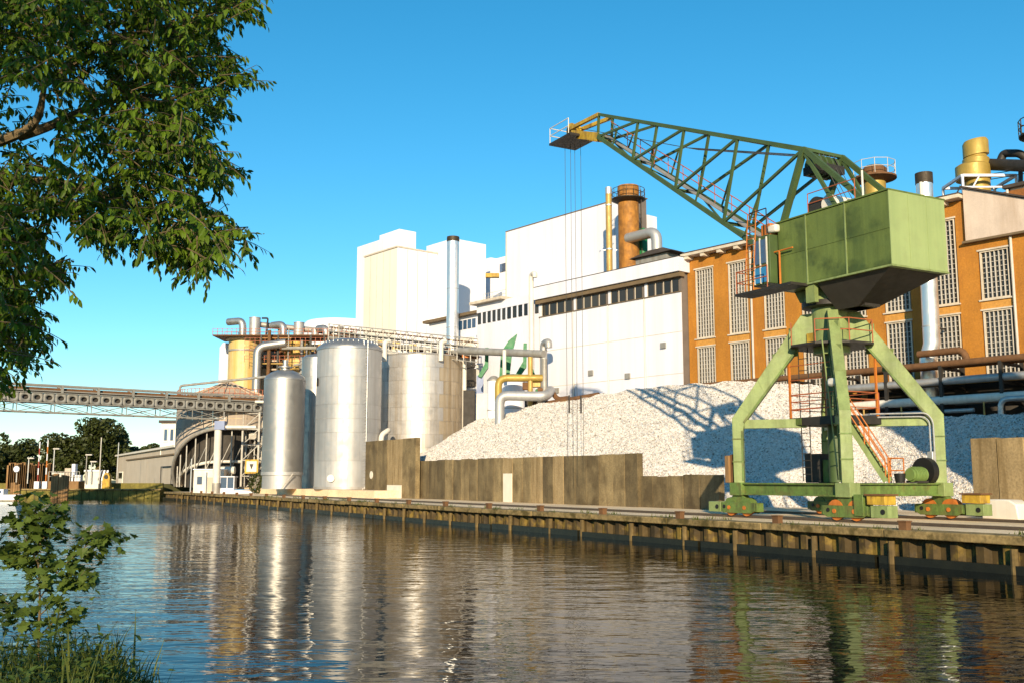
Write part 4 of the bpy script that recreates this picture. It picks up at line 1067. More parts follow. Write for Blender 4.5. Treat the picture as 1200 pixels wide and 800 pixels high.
# ================================================================ pipe rack in front of the brick hall
PR = thing('pipe_rack', 'rack of weathered pipes running along the foot of the brick hall', 'pipe rack', B, (-45, 77.5, 1.2))
for k, x in enumerate([-66 + 4.6 * i for i in range(11)]):
    b = MB()
    for y in (75.6, 79.2): b.beam((x, y, 1.2), (x, y, 12.0), .25)
    for z in (7.2, 8.7, 10.2, 11.6): b.beam((x, 75.6, z), (x, 79.2, z), .18, .22)
    b.build('frame', mt['darksteel'], PR)
rl = [(75.7, 11.9, .26, 'rust', -66, -24), (76.4, 11.9, .18, 'steel', -66, -24), (77.2, 11.95, .3, 'rust', -46, -24), (75.8, 10.6, .3, 'stainless_l', -58, -24), (76.6, 10.55, .22, 'ochre', -62, -24), (75.7, 9.1, .34, 'offwhite', -56, -24), (76.6, 9.05, .25, 'ochre', -56, -24), (77.5, 9.0, .2, 'steel', -60, -24), (75.8, 7.6, .28, 'ochre', -56, -40), (76.5, 7.55, .22, 'steel', -56, -24), (75.7, 8.25, .16, 'stainless_l', -54, -36), (77.4, 10.6, .24, 'darksteel', -66, -24)]
for y, z, r, m_, xa, xb in rl:
    MB().tube([(xa, y, z), (xb, y, z)], r, 12).build('pipe', mt[m_], PR)
for k in range(9):
    x = -55 + 3.3 * k
    MB().tube([(x, 75.6, 7.0), (x, 75.6, 9.0)], .07, 8).build('valve_stem', mt['ochre'], PR)
e0 = B.on(1172, 470, 75.2)
MB().tube(bend([(e0.x, 75.2, 6.2), (e0.x, 75.2, 8.9), (e0.x + 6, 75.2, 8.9)], .7), .2, 12).build('pipe', mt['galv'], PR)
e0 = B.on(1112, 424, 77); 
MB().tube(bend([(e0.x - 2.5, 77.0, 13.0), (e0.x + 1.2, 77.0, 13.0), (e0.x + 1.5, 77.0, 11.9)], .6), .28, 12).build('pipe', mt['rust'], PR)
LT = thing('shaded_bay', 'open bay under the pipes, its shade painted as a dark box', 'shed', B, (-40, 79.6, 1.2))
MB().box(-47, -22, 79.5, 80.9, 1.2, 10.9).build('wall', mt['plantdk'], LT)  # dark box painted in place of the shade under the roof
MB().box(-48, -22, 77.9, 80.95, 10.905, 11.05).build('roof', mt['roofdk'], LT)
# unseen tank added outside the right edge to shade the heap and pipes
solo(MB().lathe((31.0, 45.5, 1.2), [(4.6, 0), (4.6, 17.2), (4.2, 17.8), (0, 18.4)], 40), 'shade_tank', mt['stainless_l'], 'unseen steel tank added beyond the right edge to shade the heap', 'tank', W, (31.0, 45.5, 1.2))
# ================================================================ steel tanks
def plated_tank(root, cx, cy, r, z0, z1, courses, nplate, mats, gap=.02):
    """shell built of curved plates, each its own piece"""
    dz = (z1 - z0) / courses; cache = {}
    for j in range(courses):
        off = (j % 2) * .5
        for i in range(nplate):
            a0 = 2 * PI * (i + off) / nplate; a1 = 2 * PI * (i + 1 + off) / nplate
            am = (a0 + a1) / 2
            d = Vector((cx * -1, cy * -1)).normalized()
            if math.cos(am) * d.x + math.sin(am) * d.y < -.45: continue       # the far side is one back shell
            g = gap / r
            b = MB().lathe((cx, cy), [(r, z0 + j * dz + .015), (r, z0 + (j + 1) * dz - .015)], 6, a0 + g, a1 - g)
            b.build('shell_plate', mats(i, j, am), root)
    MB().lathe((cx, cy), [(r - .04, z0), (r - .04, z1)], 48).build('shell', mt['seam'], root)
YT = 126.0
def tank_c(px0, px1, Y):
    a_, c_ = AT(px0, 500, Y), AT(px1, 500, Y); return (a_.x + c_.x) / 2, (c_.x - a_.x) / 2
# A: slim tank with nozzle
cx, r = tank_c(308.5, 356, YT)
TA = thing('steel_tank', 'slim shiny steel tank with a small neck on its domed top', 'tank', W, (cx, YT, 1.95))
zt = AT(332, 446, YT).z
MB().lathe((cx, YT), [(r, 3.9), (r, zt)], 56).build('shell', mt['stainless'], TA)
MB().lathe((cx, YT), [(r + .04, 3.6), (r + .04, 4.0)], 56).build('base_ring', mt['stainless_l'], TA)
MB().lathe((cx, YT), [(r - .12, 1.95), (r - .12, 3.6)], 48).build('skirt', mt['stainless_l'], TA)
MB().lathe((cx, YT), [(r + .03, zt), (r + .03, zt + .12), (r * .93, zt + .55), (r * .7, zt + 1.0), (r * .4, zt + 1.3), (0, zt + 1.4)], 56).build('dome', mt['stainless'], TA)
MB().lathe((cx, YT), [(.55, zt + 1.2), (.55, zt + 1.6), (.9, zt + 1.65), (.9, zt + 1.8), (.3, zt + 1.85), (.3, zt + 2.6)], 18).build('neck', mt['stainless'], TA)
for z in (6.6, 9.3, 12.0): MB().lathe((cx, YT), [(r + .012, z), (r + .012, z + .06)], 56).build('weld_seam', mt['seam'], TA)
b = MB(); b.beam((cx + r * .25, YT - r - .4, 1.95), (cx + r * .75, YT - r - .1, 3.8), .1); b.build('brace', mt['steel'], TA)
# B: tank behind
YB = 134.0
cx, r = tank_c(352, 390, YB)
TK = thing('steel_tank', 'dull grey steel tank squeezed behind the two domed tanks', 'tank', W, (cx, YB, 1.95))
zt = AT(365, 421, YB).z
plated_tank(TK, cx, YB, r, 1.95, zt, 7, 10, lambda i, j, a: mt['stainless'])
MB().lathe((cx, YB), [(r + .03, zt), (r + .03, zt + .1), (r * .8, zt + .5), (0, zt + .8)], 48).build('dome', mt['stainless'], TK)
# C: large domed tank
YC = 119.0
cx, r = tank_c(370, 446, YC)
TC = thing('steel_tank', 'large pale domed steel tank standing next to the concrete slabs', 'tank', W, (cx, YC, 1.95))
zt = AT(408, 412, YC).z
plated_tank(TC, cx, YC, r, 1.95, zt, 5, 9, lambda i, j, a: mt['stainless_l'], .008)
MB().lathe((cx, YC), [(r + .06, zt), (r + .06, zt + .25), (r * .97, zt + .5), (r * .8, zt + 1.05), (r * .45, zt + 1.4), (0, zt + 1.55)], 64).build('dome', mt['stainless'], TC)
MB().lathe((cx, YC), [(r + .05, 2.0), (r + .05, 2.25)], 64).build('base_ring', mt['seam'], TC)
for z in (AT(408, 492, YC).z,): MB().lathe((cx, YC), [(r + .02, z), (r + .02, z + .08)], 64).build('weld_seam', mt['seam'], TC)
h0 = AT(376, 449, YC); d = Vector((h0.x - cx, -math.sqrt(max(.1, r * r - (h0.x - cx) ** 2)), 0)).normalized()
b = MB(); c_ = Vector((cx, YC, h0.z)) + d * (r + .03); u = Vector((-d.y, d.x, 0))
b.beam(c_ - u * .3, c_ + u * .3, .12, .9); b.build('name_plate', mt['darksteel'], TC)
pp = AT(447, 500, YC - 1)
MB().tube(bend([(pp.x, YC - 1, 1.95), (pp.x, YC - 1, 8.2), (pp.x + .7, YC, 8.8), (pp.x + .5, YC + 1.5, 8.8)], .5), .3, 12).build('riser_pipe', mt['offwhite'], TC)
lx, ly = cx + r * .62, YC - r * .80
b = MB()
for e in (-.22, .22): b.tube([(lx + e, ly, 2), (lx + e, ly, zt + .9)], .035, 5)
for i in range(int((zt - 2) / .4)): b.tube([(lx - .22, ly, 2.2 + i * .4), (lx + .22, ly, 2.2 + i * .4)], .025, 5)
b.build('ladder', mt['galv'], TC)
b = MB().tube([(cx - 1.2, YC - r * .955, 3.2), (cx - 1.22, YC - r * .955 - .25, 3.2)], .42, 18); b.build('manhole', mt['stainless'], TC)
b = MB()
for i in range(18):
    a = PI + PI * i / 17; b.tube([(cx + r * .86 * math.cos(a), YC + r * .86 * math.sin(a), zt + .7), (cx + r * .86 * math.cos(a), YC + r * .86 * math.sin(a), zt + 1.0)], .03, 5)
b.build('roof_studs', mt['galv'], TC)
# D: wide stained tank
YD = 128.0
cx, r = tank_c(441, 543, YD)
TD = thing('steel_tank', 'wide weathered tank with rust streaked plates behind the heap', 'tank', W, (cx, YD, 1.95))
zt = AT(500, 413.5, YD - r).z
plated_tank(TD, cx, YD, r, 1.95, zt, 10, 30, lambda i, j, a: mt['tank_stain'] if math.cos(a) > .52 else (mt['tank_mid'] if (j in (4, 8) and math.cos(a) < .1) or math.cos(a) > .3 else mt['tank_old']))
MB().lathe((cx, YD), [(r + .06, zt - .1), (r + .1, zt + .05), (r * .5, zt + .5), (0, zt + .7)], 64).build('roof', mt['tank_old'], TD)
b = MB()
for i in range(40):
    a = 2 * PI * i / 40; c_ = (cx + (r - .1) * math.cos(a), YD + (r - .1) * math.sin(a)); a2 = 2 * PI * (i + 1) / 40; c2 = (cx + (r - .1) * math.cos(a2), YD + (r - .1) * math.sin(a2))
    b.tube([(*c_, zt), (*c_, zt + 1.1)], .035, 5)
    for h in (.55, 1.1): b.tube([(*c_, zt + h), (*c2, zt + h)], .035, 5)
b.build('railing', mt['offwhite'], TD)
for px in (451, 517):
    q = AT(px, 400, YD - 5); MB().tube(bend([(q.x, YD - 5, zt - .9), (q.x, YD - 5, zt + 1.4), (q.x + .5, YD - 4.6, zt + 1.6)], .4), .3, 12).build('vent_pipe', mt['offwhite'], TD)
pp = AT(544, 480, YD - 2)
MB().tube(bend([(pp.x, YD - 2, 1.95), (pp.x, YD - 2, AT(544, 421, YD - 2).z), (pp.x - 1.4, YD - 2, AT(544, 421, YD - 2).z)], .5), .26, 12).build('riser_pipe', mt['offwhite'], TD)
# pipe gallery over the tanks
PGY = 136
PG = thing('pipe_gallery', 'cluttered steel gallery carrying pipes above the wide tank', 'pipe bridge', W, (AT(480, 395, PGY).x, PGY, 1.95))
p0, p1 = AT(388, 398, PGY + 6), AT(560, 418, PGY - 12)
for dy, dz, r_, m_ in ((0, .0, .28, 'rust'), (-.9, .2, .2, 'ochre'), (-1.7, .05, .24, 'steel'), (.8, .3, .18, 'offwhite'), (-.5, 1.0, .12, 'darksteel'), (-1.8, 1.5, .09, 'rust')):
    MB().tube([p0 + Vector((0, dy, dz)), p1 + Vector((0, dy, dz))], r_, 8).build('pipe', mt[m_], PG)
b = MB()
for k in range(26):
    q = p0.lerp(p1, k / 25)
    for dy in (-2.2, 1.2): b.beam(q + Vector((0, dy, -1.0)), q + Vector((0, dy, 1.9)), .1)
    b.beam(q + Vector((0, -2.2, -.4)), q + Vector((0, 1.2, -.4)), .12)
    if k < 25:
        q2 = p0.lerp(p1, (k + 1) / 25); b.beam(q + Vector((0, -2.2, .9 if k % 2 else 1.9)), q2 + Vector((0, -2.2, 1.9 if k % 2 else .9)), .06)
for dz in (-.9, .9, 1.9):
    for dy in (-2.2, 1.2): b.beam(p0 + Vector((0, dy, dz)), p1 + Vector((0, dy, dz)), .12)
b.build('lattice', mt['steel'], PG)
for k in range(5):
    q = p0.lerp(p1, k / 4); MB().beam((q.x, q.y, 1.95), (q.x, q.y, q.z - 1), .35).build('post', mt['steel'], PG)
for k in range(9):
    q = p0.lerp(p1, (k + .4) / 9); MB().box(q.x - .5, q.x + .4, q.y - 1.5, q.y - .8, q.z - .4, q.z + .5).build('valve_box', mt[random.choice(['orange', 'ochre', 'offwhite', 'rust'])], PG)
# horizontal pipe from chimney to the white tank group, posts
LP = thing('pipe_run', 'pipes on a post beside the white tanks in front of the white hall', 'pipes', W, (AT(600, 480, 104).x, 104, 1.2))
Y1 = 104
MB().tube([AT(538, 410.5, Y1 + 8), AT(637, 414.5, Y1)], .4, 14).build('pipe', mt['steel'], LP)
MB().tube(bend([AT(584, 470, Y1), AT(584, 442.5, Y1), AT(636, 442.5, Y1)], .9), .38, 14).build('pipe', mt['gold'], LP)
MB().tube(bend([AT(585.5, 520, Y1 - 1), AT(585.5, 463, Y1 - 1), AT(640, 464, Y1 - 2), AT(645, 457, Y1)], .9), .5, 16).build('pipe', mt['stainless_l'], LP)
MB().tube(bend([AT(630, 457, Y1), AT(645, 455, Y1), AT(653, 468, Y1), AT(665, 466, Y1 + 1)], .6), .26, 10).build('pipe', mt['rust'], LP)
MB().tube([AT(640, 473, Y1 - 1), AT(702, 462.5, Y1 - 4)], .3, 10).build('pipe', mt['rust'], LP)
MB().tube([AT(630, 478, Y1 - 2), AT(668, 471, Y1 - 4)], .26, 10).build('pipe', mt['ochre'], LP)
MB().tube([AT(632, 484, Y1 - 2), AT(655, 479, Y1 - 3)], .24, 10).build('pipe', mt['rust'], LP)
MB().tube([AT(638, 420, Y1), AT(638, 480, Y1)], .3, 12).build('post', mt['steel'], LP)
MB().tube([AT(621.5, 418, Y1), AT(621.5, 485, Y1)], .26, 12).build('post', mt['ochre'], LP)
MB().tube([AT(591, 410, Y1 + 1), AT(591, 442, Y1 + 1)], .2, 12).build('post', mt['offwhite'], LP)
for px, py in ((618, 452), (628, 449), (633, 460), (624, 470), (634, 480)):
    q = AT(px, py, Y1 + .5); MB().box(q.x - .5, q.x + .5, q.y - .3, q.y + .3, q.z - .4, q.z + .4).build('valve', mt[random.choice(['ochre', 'teal', 'rust'])], LP, .08)
YW = 108
for (a_, c_, yt, lab) in ((571, 586, 446, 'narrow white tank left of the ochre pipe bend'), (586.5, 615, 444, 'round white tank behind the pipe bends')):
    cx, r = tank_c(a_, c_, YW); zt = AT(590, yt, YW).z
    t_ = thing('white_tank', lab, 'tank', W, (cx, YW, 1.2))
    MB().lathe((cx, YW), [(r, 1.2), (r, zt)], 32).build('shell', mt['white2'], t_)
    MB().lathe((cx, YW), [(r + .05, zt), (r + .05, zt + .12), (r * .5, zt + .5), (0, zt + .6)], 32).build('roof', mt['steel'], t_)
    MB().lathe((cx, YW), [(r + .02, zt - 3.2), (r + .02, zt - 3.1)], 32).build('weld_seam', mt['seam'], t_)
GN = thing('green_hopper', 'bright green finned hopper standing behind the white tanks', 'hopper', W, (AT(597, 440, 112).x, 112, 1.2))
for poly in ([(585, 442), (597, 442), (600, 414), (606, 391), (596, 399), (587, 413)], [(564, 442), (572, 430), (572.5, 407), (568.5, 407), (568, 426), (560, 440)], [(608, 442), (617, 429), (617.5, 402), (613.5, 402), (613, 423), (603, 440)], [(622, 425), (629, 443), (634, 452), (620, 448)]):
    MB().prism([AT(x, y, 111) for x, y in poly], (0, 1.2, 0)).build('fin', mt['teal'], GN)
q0, q1 = AT(572, 448, 112), AT(636, 470, 112)
MB().box(q0.x, q1.x, 112.5, 115, 1.2, q1.z + .5).build('body', mt['plantdk'], GN)
for px, py, m_ in ((550, 470, 'plantdk'), (565.5, 474, 'offwhite'), (562, 450, 'bluegrey')):
    q = AT(px, py, 114)
    solo(MB().box(q.x - (.65 if m_ != 'bluegrey' else .4), q.x + (.65 if m_ != 'bluegrey' else .4), 113 if m_ != 'bluegrey' else 115.5, 115 if m_ != 'bluegrey' else 115.8, 1.2 if m_ != 'bluegrey' else q.z - 2, q.z + 1.2), 'equipment_box', mt[m_], {'plantdk': 'black equipment box between the wide tank and the white tanks', 'offwhite': 'off-white equipment box beside the narrow white tank', 'bluegrey': 'blue-grey panel in front of the white link hall'}[m_], 'box', W, (q.x, 114, 1.2 if m_ != 'bluegrey' else q.z - 2))

# ================================================================ vats with galleries (left of the tanks)
YV = 176.0
VT = thing('yellow_vat', 'tall yellow streaked vat with ducts on its top gallery', 'vat', W, (AT(283, 440, YV).x, YV, 1.95))
cx, r = tank_c(265, 302, YV); zt = AT(283, 400, YV).z
MB().lathe((cx, YV), [(r, 1.95), (r, zt)], 48).build('shell', mt['vat_y'], VT)
MB().lathe((cx, YV), [(r + .05, zt), (r + .5, zt + .15), (r + .5, zt + .55), (0, zt + .6)], 48).build('top_ring', mt['conc'], VT)
MB().lathe((cx, YV), [(r + .15, zt - 1.9), (r + .15, zt - 1.6)], 48).build('hoop', mt['steel'], VT)
zg = zt + .4
g0, g1 = AT(254, 392, YV - 2).x, AT(420, 392, YV - 2).x
MB().box(g0, g1, YV - 4.5, YV + 3, zg - .05, zg + .15).build('gallery_deck', mt['rust'], VT)
def rails(x0, x1, y, z, root, mat, n=16, h=1.4):
    b = MB()
    for i in range(n + 1):
        x = x0 + (x1 - x0) * i / n; b.beam((x, y, z), (x, y, z + h), .07)
    for k in (.5, 1): b.beam((x0, y, z + h * k), (x1, y, z + h * k), .06)
    return b.build('railing', mat, root)
rails(g0, g1, YV - 4.4, zg + .15, VT, mt['redrail'], 30, 1.05); rails(g0, g1, YV + 2.8, zg + .2, VT, mt['redrail'], 20)
for px0, px1, py in ((288, 301, 372.5), (341, 353, 378), (385, 400, 383), (322, 331, 384), (362, 371, 386)):
    c2, r2 = tank_c(px0, px1, YV); z2 = AT(300, py, YV).z
    MB().lathe((c2, YV), [(r2, zg), (r2, z2 - .1), (r2 * 1.06, z2 - .1), (r2 * 1.06, z2), (0, z2)], 24).build('vapour_cylinder', mt['stainless_l'], VT)
for (xa, ya, xb, yb) in ((266, 376, 284, 397), (318, 380, 332, 398), (372, 384, 382, 400)):
    a_, c_ = AT(xa, ya, YV - 2), AT(xb, yb, YV - 2)
    MB().tube(bend([(a_.x - .2, YV - .5, a_.z), (c_.x, YV - 2, a_.z), (c_.x, YV - 2, c_.z)], 1.2, 7), .62, 14).build('elbow_duct', mt['stainless'], VT)
MB().tube([AT(300, 380, YV + 1), AT(415, 392, YV + 1)], .5, 12).build('header_pipe', mt['steel'], VT)
b = MB().tube(bend([AT(312, 395, YV), AT(314, 373, YV), AT(307, 373, YV)], .3), .16, 8); b.build('small_vent', mt['darksteel'], VT)
c_ = AT(335, 403, YV - 6); a_ = AT(302, 403, YV - 6)
MB().tube(bend([(a_.x, YV - 6, 6), (a_.x, YV - 6, a_.z - .5), (c_.x, YV - 6, a_.z + .2)], 1.4, 7), .72, 16).build('drop_duct', mt['stainless'], VT)
V2 = thing('yellow_vat', 'second yellow topped vat half hidden behind the slim tank', 'vat', W, (AT(345, 440, YV).x, YV, 1.95))
cx2, r2 = tank_c(330, 362, YV)
MB().lathe((cx2, YV), [(r2, 1.95), (r2, zt - 1.6)], 40).build('shell', mt['vat_y'], V2)
MB().lathe((cx2, YV), [(r2 + .02, zt - 2.8), (r2 + .02, zt - .2), (0, zt - .1)], 40).build('yellow_band', mt['gold'], V2)
cx2, r2 = tank_c(254, 270, YV + 4)
t_ = thing('white_tank', 'white column behind the yellow streaked vat', 'tank', W, (cx2, YV + 4, 1.95))
MB().lathe((cx2, YV + 4), [(r2, 1.95), (r2, zt - .6), (r2 * .6, zt + .2), (0, zt + .3)], 28).build('shell', mt['white2'], t_)
# dark pipework and steel between the vats and behind the tanks
PW = thing('pipework', 'tangle of pipes and steel posts between the vats', 'pipes', W, (AT(320, 440, YV - 3).x, YV - 3, 1.95))
for i in range(46):
    xa = random.uniform(300, 415); ya = random.uniform(396, 440); q = AT(xa, ya, YV - 3 + random.uniform(-3, 2))
    m_ = mt[random.choice(['steel', 'rust', 'ochre', 'darksteel', 'darksteel', 'stainless'])]; r_ = random.choice([.12, .18, .3])
    if i % 3: MB().tube([q, q + Vector((random.uniform(2, 6), 0, random.choice([0, 0, .4])))], r_, 8).build('pipe', m_, PW)
    else: MB().tube([q + Vector((0, 0, 2)), (q.x, q.y, 6)], r_, 8).build('pipe', m_, PW)
for px in (306, 316, 326, 364, 380, 398):
    q = AT(px, 405, YV - 5); MB().beam((q.x, q.y, 1.95), (q.x, q.y, zg), .3).build('post', mt['darksteel'], PW)
q0, q1 = AT(300, 430, YV + 3), AT(425, 400, YV + 3)
for k in range(3):
    z = q0.z + (zg - q0.z) * k / 3
    MB().box(q0.x, q1.x, YV + .5, YV + 4, z - .12, z).build('floor_grid', mt['plantdk'], PW)
    rails(q0.x, q1.x, YV - 5, z, PW, mt['redrail'], 22, 1.1)
MB().box(q0.x, q1.x, YV + 5, YV + 5.4, 1.95, zg - 1).build('screen', mt['silo'], PW)

# ================================================================ big silo with an arched base
YS_ = 155.0
cx, r = tank_c(209, 322, YS_); zt = AT(260, 466, YS_ - r).z
SL = thing('round_silo', 'broad grey round silo with an arched open base and ribbed roof', 'silo', W, (cx, YS_, 1.95))
na, nzz = 72, 10
zarch = AT(296, 501, YS_ - r).z; zlow = 2.2
def arch(a):                                 # lower edge of the shell around the silo
    x = cx + r * math.cos(a)
    f = max(0, min(1, (x - (cx - r)) / (r * 1.25)))
    return zlow + (zarch - zlow) * math.sqrt(max(0, 1 - (1 - f) ** 2)) if math.sin(a) < 0 else zlow
npl = 28
for i in range(npl):
    a0, a1 = 2 * PI * i / npl, 2 * PI * (i + 1) / npl
    if math.sin((a0 + a1) / 2) > .5: continue
    lev = [zt - (zt - zarch) * k / 3 for k in range(4)]
    for j in range(3):
        b = MB().lathe((cx, YS_), [(r, lev[j + 1] + .02), (r, lev[j] - .02)], 4, a0 + .002, a1 - .002); b.build('shell_plate', mt['silo'], SL)
    b = MB(); k = 6
    for j in range(k + 1):
        a = a0 + (a1 - a0) * j / k; e = min(arch(a), zarch - .05)
        b.v += [Vector((cx + r * math.cos(a), YS_ + r * math.sin(a), e)), Vector((cx + r * math.cos(a), YS_ + r * math.sin(a), zarch - .02))]
    b.f = [(2 * j, 2 * j + 2, 2 * j + 3, 2 * j + 1) for j in range(k)]; b.build('shell_plate', mt['silo'], SL)
b = MB()
ring = [a for a in [PI + PI * j / 60 for j in range(61)]]
MB().tube([(cx + (r + .12) * math.cos(a), YS_ + (r + .12) * math.sin(a), arch(a)) for a in ring], .26, 8).build('arch_rim', mt['steel'], SL)
MB().tube([(cx + (r - .9) * math.cos(a), YS_ + (r - .9) * math.sin(a), zlow + (arch(a) - zlow) * .42) for a in ring], .22, 8).build('arch_rim', mt['offwhite'], SL)
MB().lathe((cx, YS_ + .5), [(r * .8, 1.95), (r * .8, zarch)], 40).build('inner_shade_wall', mt['plantdk'], SL)  # dark colour paints the shade inside the arch
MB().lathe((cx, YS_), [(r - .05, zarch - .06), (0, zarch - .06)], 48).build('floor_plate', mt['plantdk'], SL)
b = MB()
for k in range(12):
    a = PI + PI * (k + .5) / 12; x, y = cx + (r - .5) * math.cos(a), YS_ + (r - .5) * math.sin(a); z = zlow + (arch(a) - zlow)
    b.beam((x, y, 2), (x, y, z), .16); a2 = PI + PI * (k + 1.5) / 12
    b.beam((x, y, 2 + (z - 2) * .3), (cx + (r - .5) * math.cos(a2), YS_ + (r - .5) * math.sin(a2), 2 + (z - 2) * .8), .1)
b.build('bracing', mt['steel'], SL)
ap = AT(270, 447, YS_).z
MB().lathe((cx, YS_), [(r + .15, zt), (r + .15, zt + .15), (r * .45, zt + (ap - zt) * .55), (0, ap)], 48).build('roof', mt['silo_roof'], SL)
for k in range(18):
    a = 2 * PI * k / 18
    if math.sin(a) < .5:
        MB().tube([(cx + (r - .1) * math.cos(a), YS_ + (r - .1) * math.sin(a), zt + .3), (cx + r * .45 * math.cos(a), YS_ + r * .45 * math.sin(a), zt + (ap - zt) * .55 + .15), (cx, YS_, ap + .15)], .1, 6).build('roof_rib', mt['silo_roof'], SL)
b = MB()
for i in range(40):
    a = PI * .85 + PI * 1.3 * i / 40; a2 = PI * .85 + PI * 1.3 * (i + 1) / 40
    c_ = (cx + r * math.cos(a), YS_ + r * math.sin(a)); c2 = (cx + r * math.cos(a2), YS_ + r * math.sin(a2))
    b.beam((*c_, zt + .1), (*c_, zt + 1.5), .08)
    for h in (.8, 1.5): b.beam((*c_, zt + h), (*c2, zt + h), .07)
b.build('railing', mt['redrail'], SL)
b = MB().tube(bend([(cx - r + .3, YS_ - 1, zt + .2), (cx - r + .3, YS_ - 1, zt + 2.4), (cx + r, YS_ - r * .7, zt + 3.4)], .5), .2, 8); b.build('roof_pipe', mt['steel'], SL)

# ================================================================ conveyor bridge over the canal
pr_ = AT(297, 480, 150); pl_ = AT(-40, 470, 126)
dxy = (pl_ - pr_); dxy.z = 0; Lb_ = dxy.length; ang = math.degrees(math.atan2(dxy.y, dxy.x))
CF = Fr(ang); o0 = CF.l(pr_)
z_t = AT(290, 476, 150).z
CBr = thing('conveyor_bridge', 'grey steel conveyor bridge with round holes crossing the canal', 'bridge', CF, (o0.x, o0.y, 0))
OFF[CBr.name] = Vector((0, 0, 0))
x0, x1 = -1.0, Lb_ + 14
zc_ = AT(285, 477.5, 150).z                     # centre of the holed beam
for y in (-.9, .9):
    # perforated web: plates between holes
    m = MB(); hr, hh_, pitch = .3, .58, 1.45; nb = int((x1 - x0) / pitch)
    for i in range(nb):
        xa = x0 + i * pitch; xc = xa + pitch / 2; kk = 12
        outer = []; inner = []
        for j in range(kk * 2):
            a = 2 * PI * j / (kk * 2); cxx, szz = math.cos(a), math.sin(a)
            sc = 1 / max(abs(cxx) / (pitch / 2), abs(szz) / hh_)
            outer.append(Vector((xc + cxx * sc, y, zc_ + szz * sc))); inner.append(Vector((xc + hr * 1.25 * cxx, y, zc_ + hr * szz)))
        n0 = len(m.v); m.v += outer + inner; k2 = kk * 2
        m.f += [(n0 + j, n0 + (j + 1) % k2, n0 + k2 + (j + 1) % k2, n0 + k2 + j) for j in range(k2)]
    o = m.build('perforated_beam', mt['bridge'], CBr)
    sd_ = o.modifiers.new('solid', 'SOLIDIFY'); sd_.thickness = .06
    MB().box(x0, x1, y - .12, y + .12, zc_ + hh_, zc_ + hh_ + .1).build('flange', mt['bridge'], CBr)
    MB().box(x0, x1, y - .12, y + .12, zc_ - hh_ - .1, zc_ - hh_).build('flange', mt['bridge'], CBr)
    MB().box(x0, x1, y - .16, y + .16, zc_ + 1.55, zc_ + 1.75).build('top_rail', mt['bridge'], CBr)
    MB().box(x0, x1, y - .1, y + .1, zc_ + .85, zc_ + 1.0).build('lower_rail', mt['bridge'], CBr)
    for i in range(int((x1 - x0) / 4.6)):
        x = x0 + .6 + i * 4.6; MB().box(x - .14, x + .14, y - .19, y + .19, zc_ + hh_ + .1, zc_ + 1.7).build('post', mt['bridge'], CBr)
    MB().box(x0 + 6, x1, y - .1, y + .1, zc_ - 1.95, zc_ - 1.8).build('bottom_chord', mt['bridge'], CBr)
    k = 0; x = x0 + 6
    while x < x1 - 4:
        MB().beam((x, y, zc_ - .7), (x + 4.6, y, zc_ - 1.87), .09).build('lattice', mt['bridge'], CBr)
        MB().beam((x, y, zc_ - 1.87), (x + 4.6, y, zc_ - .7), .09).build('lattice', mt['bridge'], CBr)
        MB().beam((x, y, zc_ - 1.87), (x, y, zc_ - .7), .1).build('lattice', mt['bridge'], CBr); x += 4.6
MB().box(x0, x1, -.6, .6, zc_ - .5, zc_ + .5).build('dark_hole_backing', mt['plantdk'], CBr)  # dark box added between the beams so the round holes read dark
MB().box(x0, x1, -.86, .86, zc_ + .7, zc_ + .78).build('deck', mt['darksteel'], CBr)
MB().box(x0, x1, -.5, .5, zc_ + .8, zc_ + 1.35).build('conveyor_belt', mt['rust'], CBr)
# its support tower
TS = thing('support_tower', 'steel trestle holding the end of the conveyor bridge by the silo', 'trestle', W, (pr_.x, pr_.y, 1.95))
b = MB()
c4 = [(pr_.x - 1.2, pr_.y - 1), (pr_.x + 1.2, pr_.y - 1), (pr_.x + 1.2, pr_.y + 1.2), (pr_.x - 1.2, pr_.y + 1.2)]
for x, y in c4: b.beam((x, y, 1.2), (x, y, zc_ - .7), .26)
hgt = (zc_ - 2.2) / 5
for j in range(5):
    for i in range(4):
        p_, q_ = c4[i], c4[(i + 1) % 4]; b.beam((*p_, 1.3 + j * hgt), (*q_, 1.3 + (j + 1) * hgt), .11); b.beam((*p_, 1.3 + (j + 1) * hgt), (*q_, 1.3 + (j + 1) * hgt), .11)
b.build('frame', mt['steel'], TS)
q = AT(295, 546, 147)
sg = MB().box(q.x - .95, q.x + .95, 146.9, 147.0, q.z - 1.0, q.z + 1.0).build('warning_board', mt['yellow'], TS)
MB().box(q.x - .72, q.x + .72, 146.86, 146.897, q.z - .75, q.z + .75).build('board_face', mt['wallwhite'], sg)
MB().prism([(q.x - .3, 146.83, q.z + .35), (q.x + .3, 146.83, q.z + .35), (q.x, 146.83, q.z - .45)], (0, .027, 0)).build('board_symbol', mt['black'], sg)
MB().lathe((q.x + .1, 149), [(1.0, q.z - 1.1), (.3, q.z - 3.6)], 16).build('discharge_cone', mt['steel'], TS)
for dx in (4.2, 5.6):
    MB().tube(bend([(pr_.x + dx - 3.6, pr_.y - 1.5, zc_ + .8), (pr_.x + dx, pr_.y - 1.5, zc_ + .8), (pr_.x + dx, pr_.y - 1.5, zc_ - 5.5), (pr_.x + dx - .6, pr_.y - 1.5, zc_ - 6)], .4), .2, 8).build('downpipe', mt['offwhite'], TS)
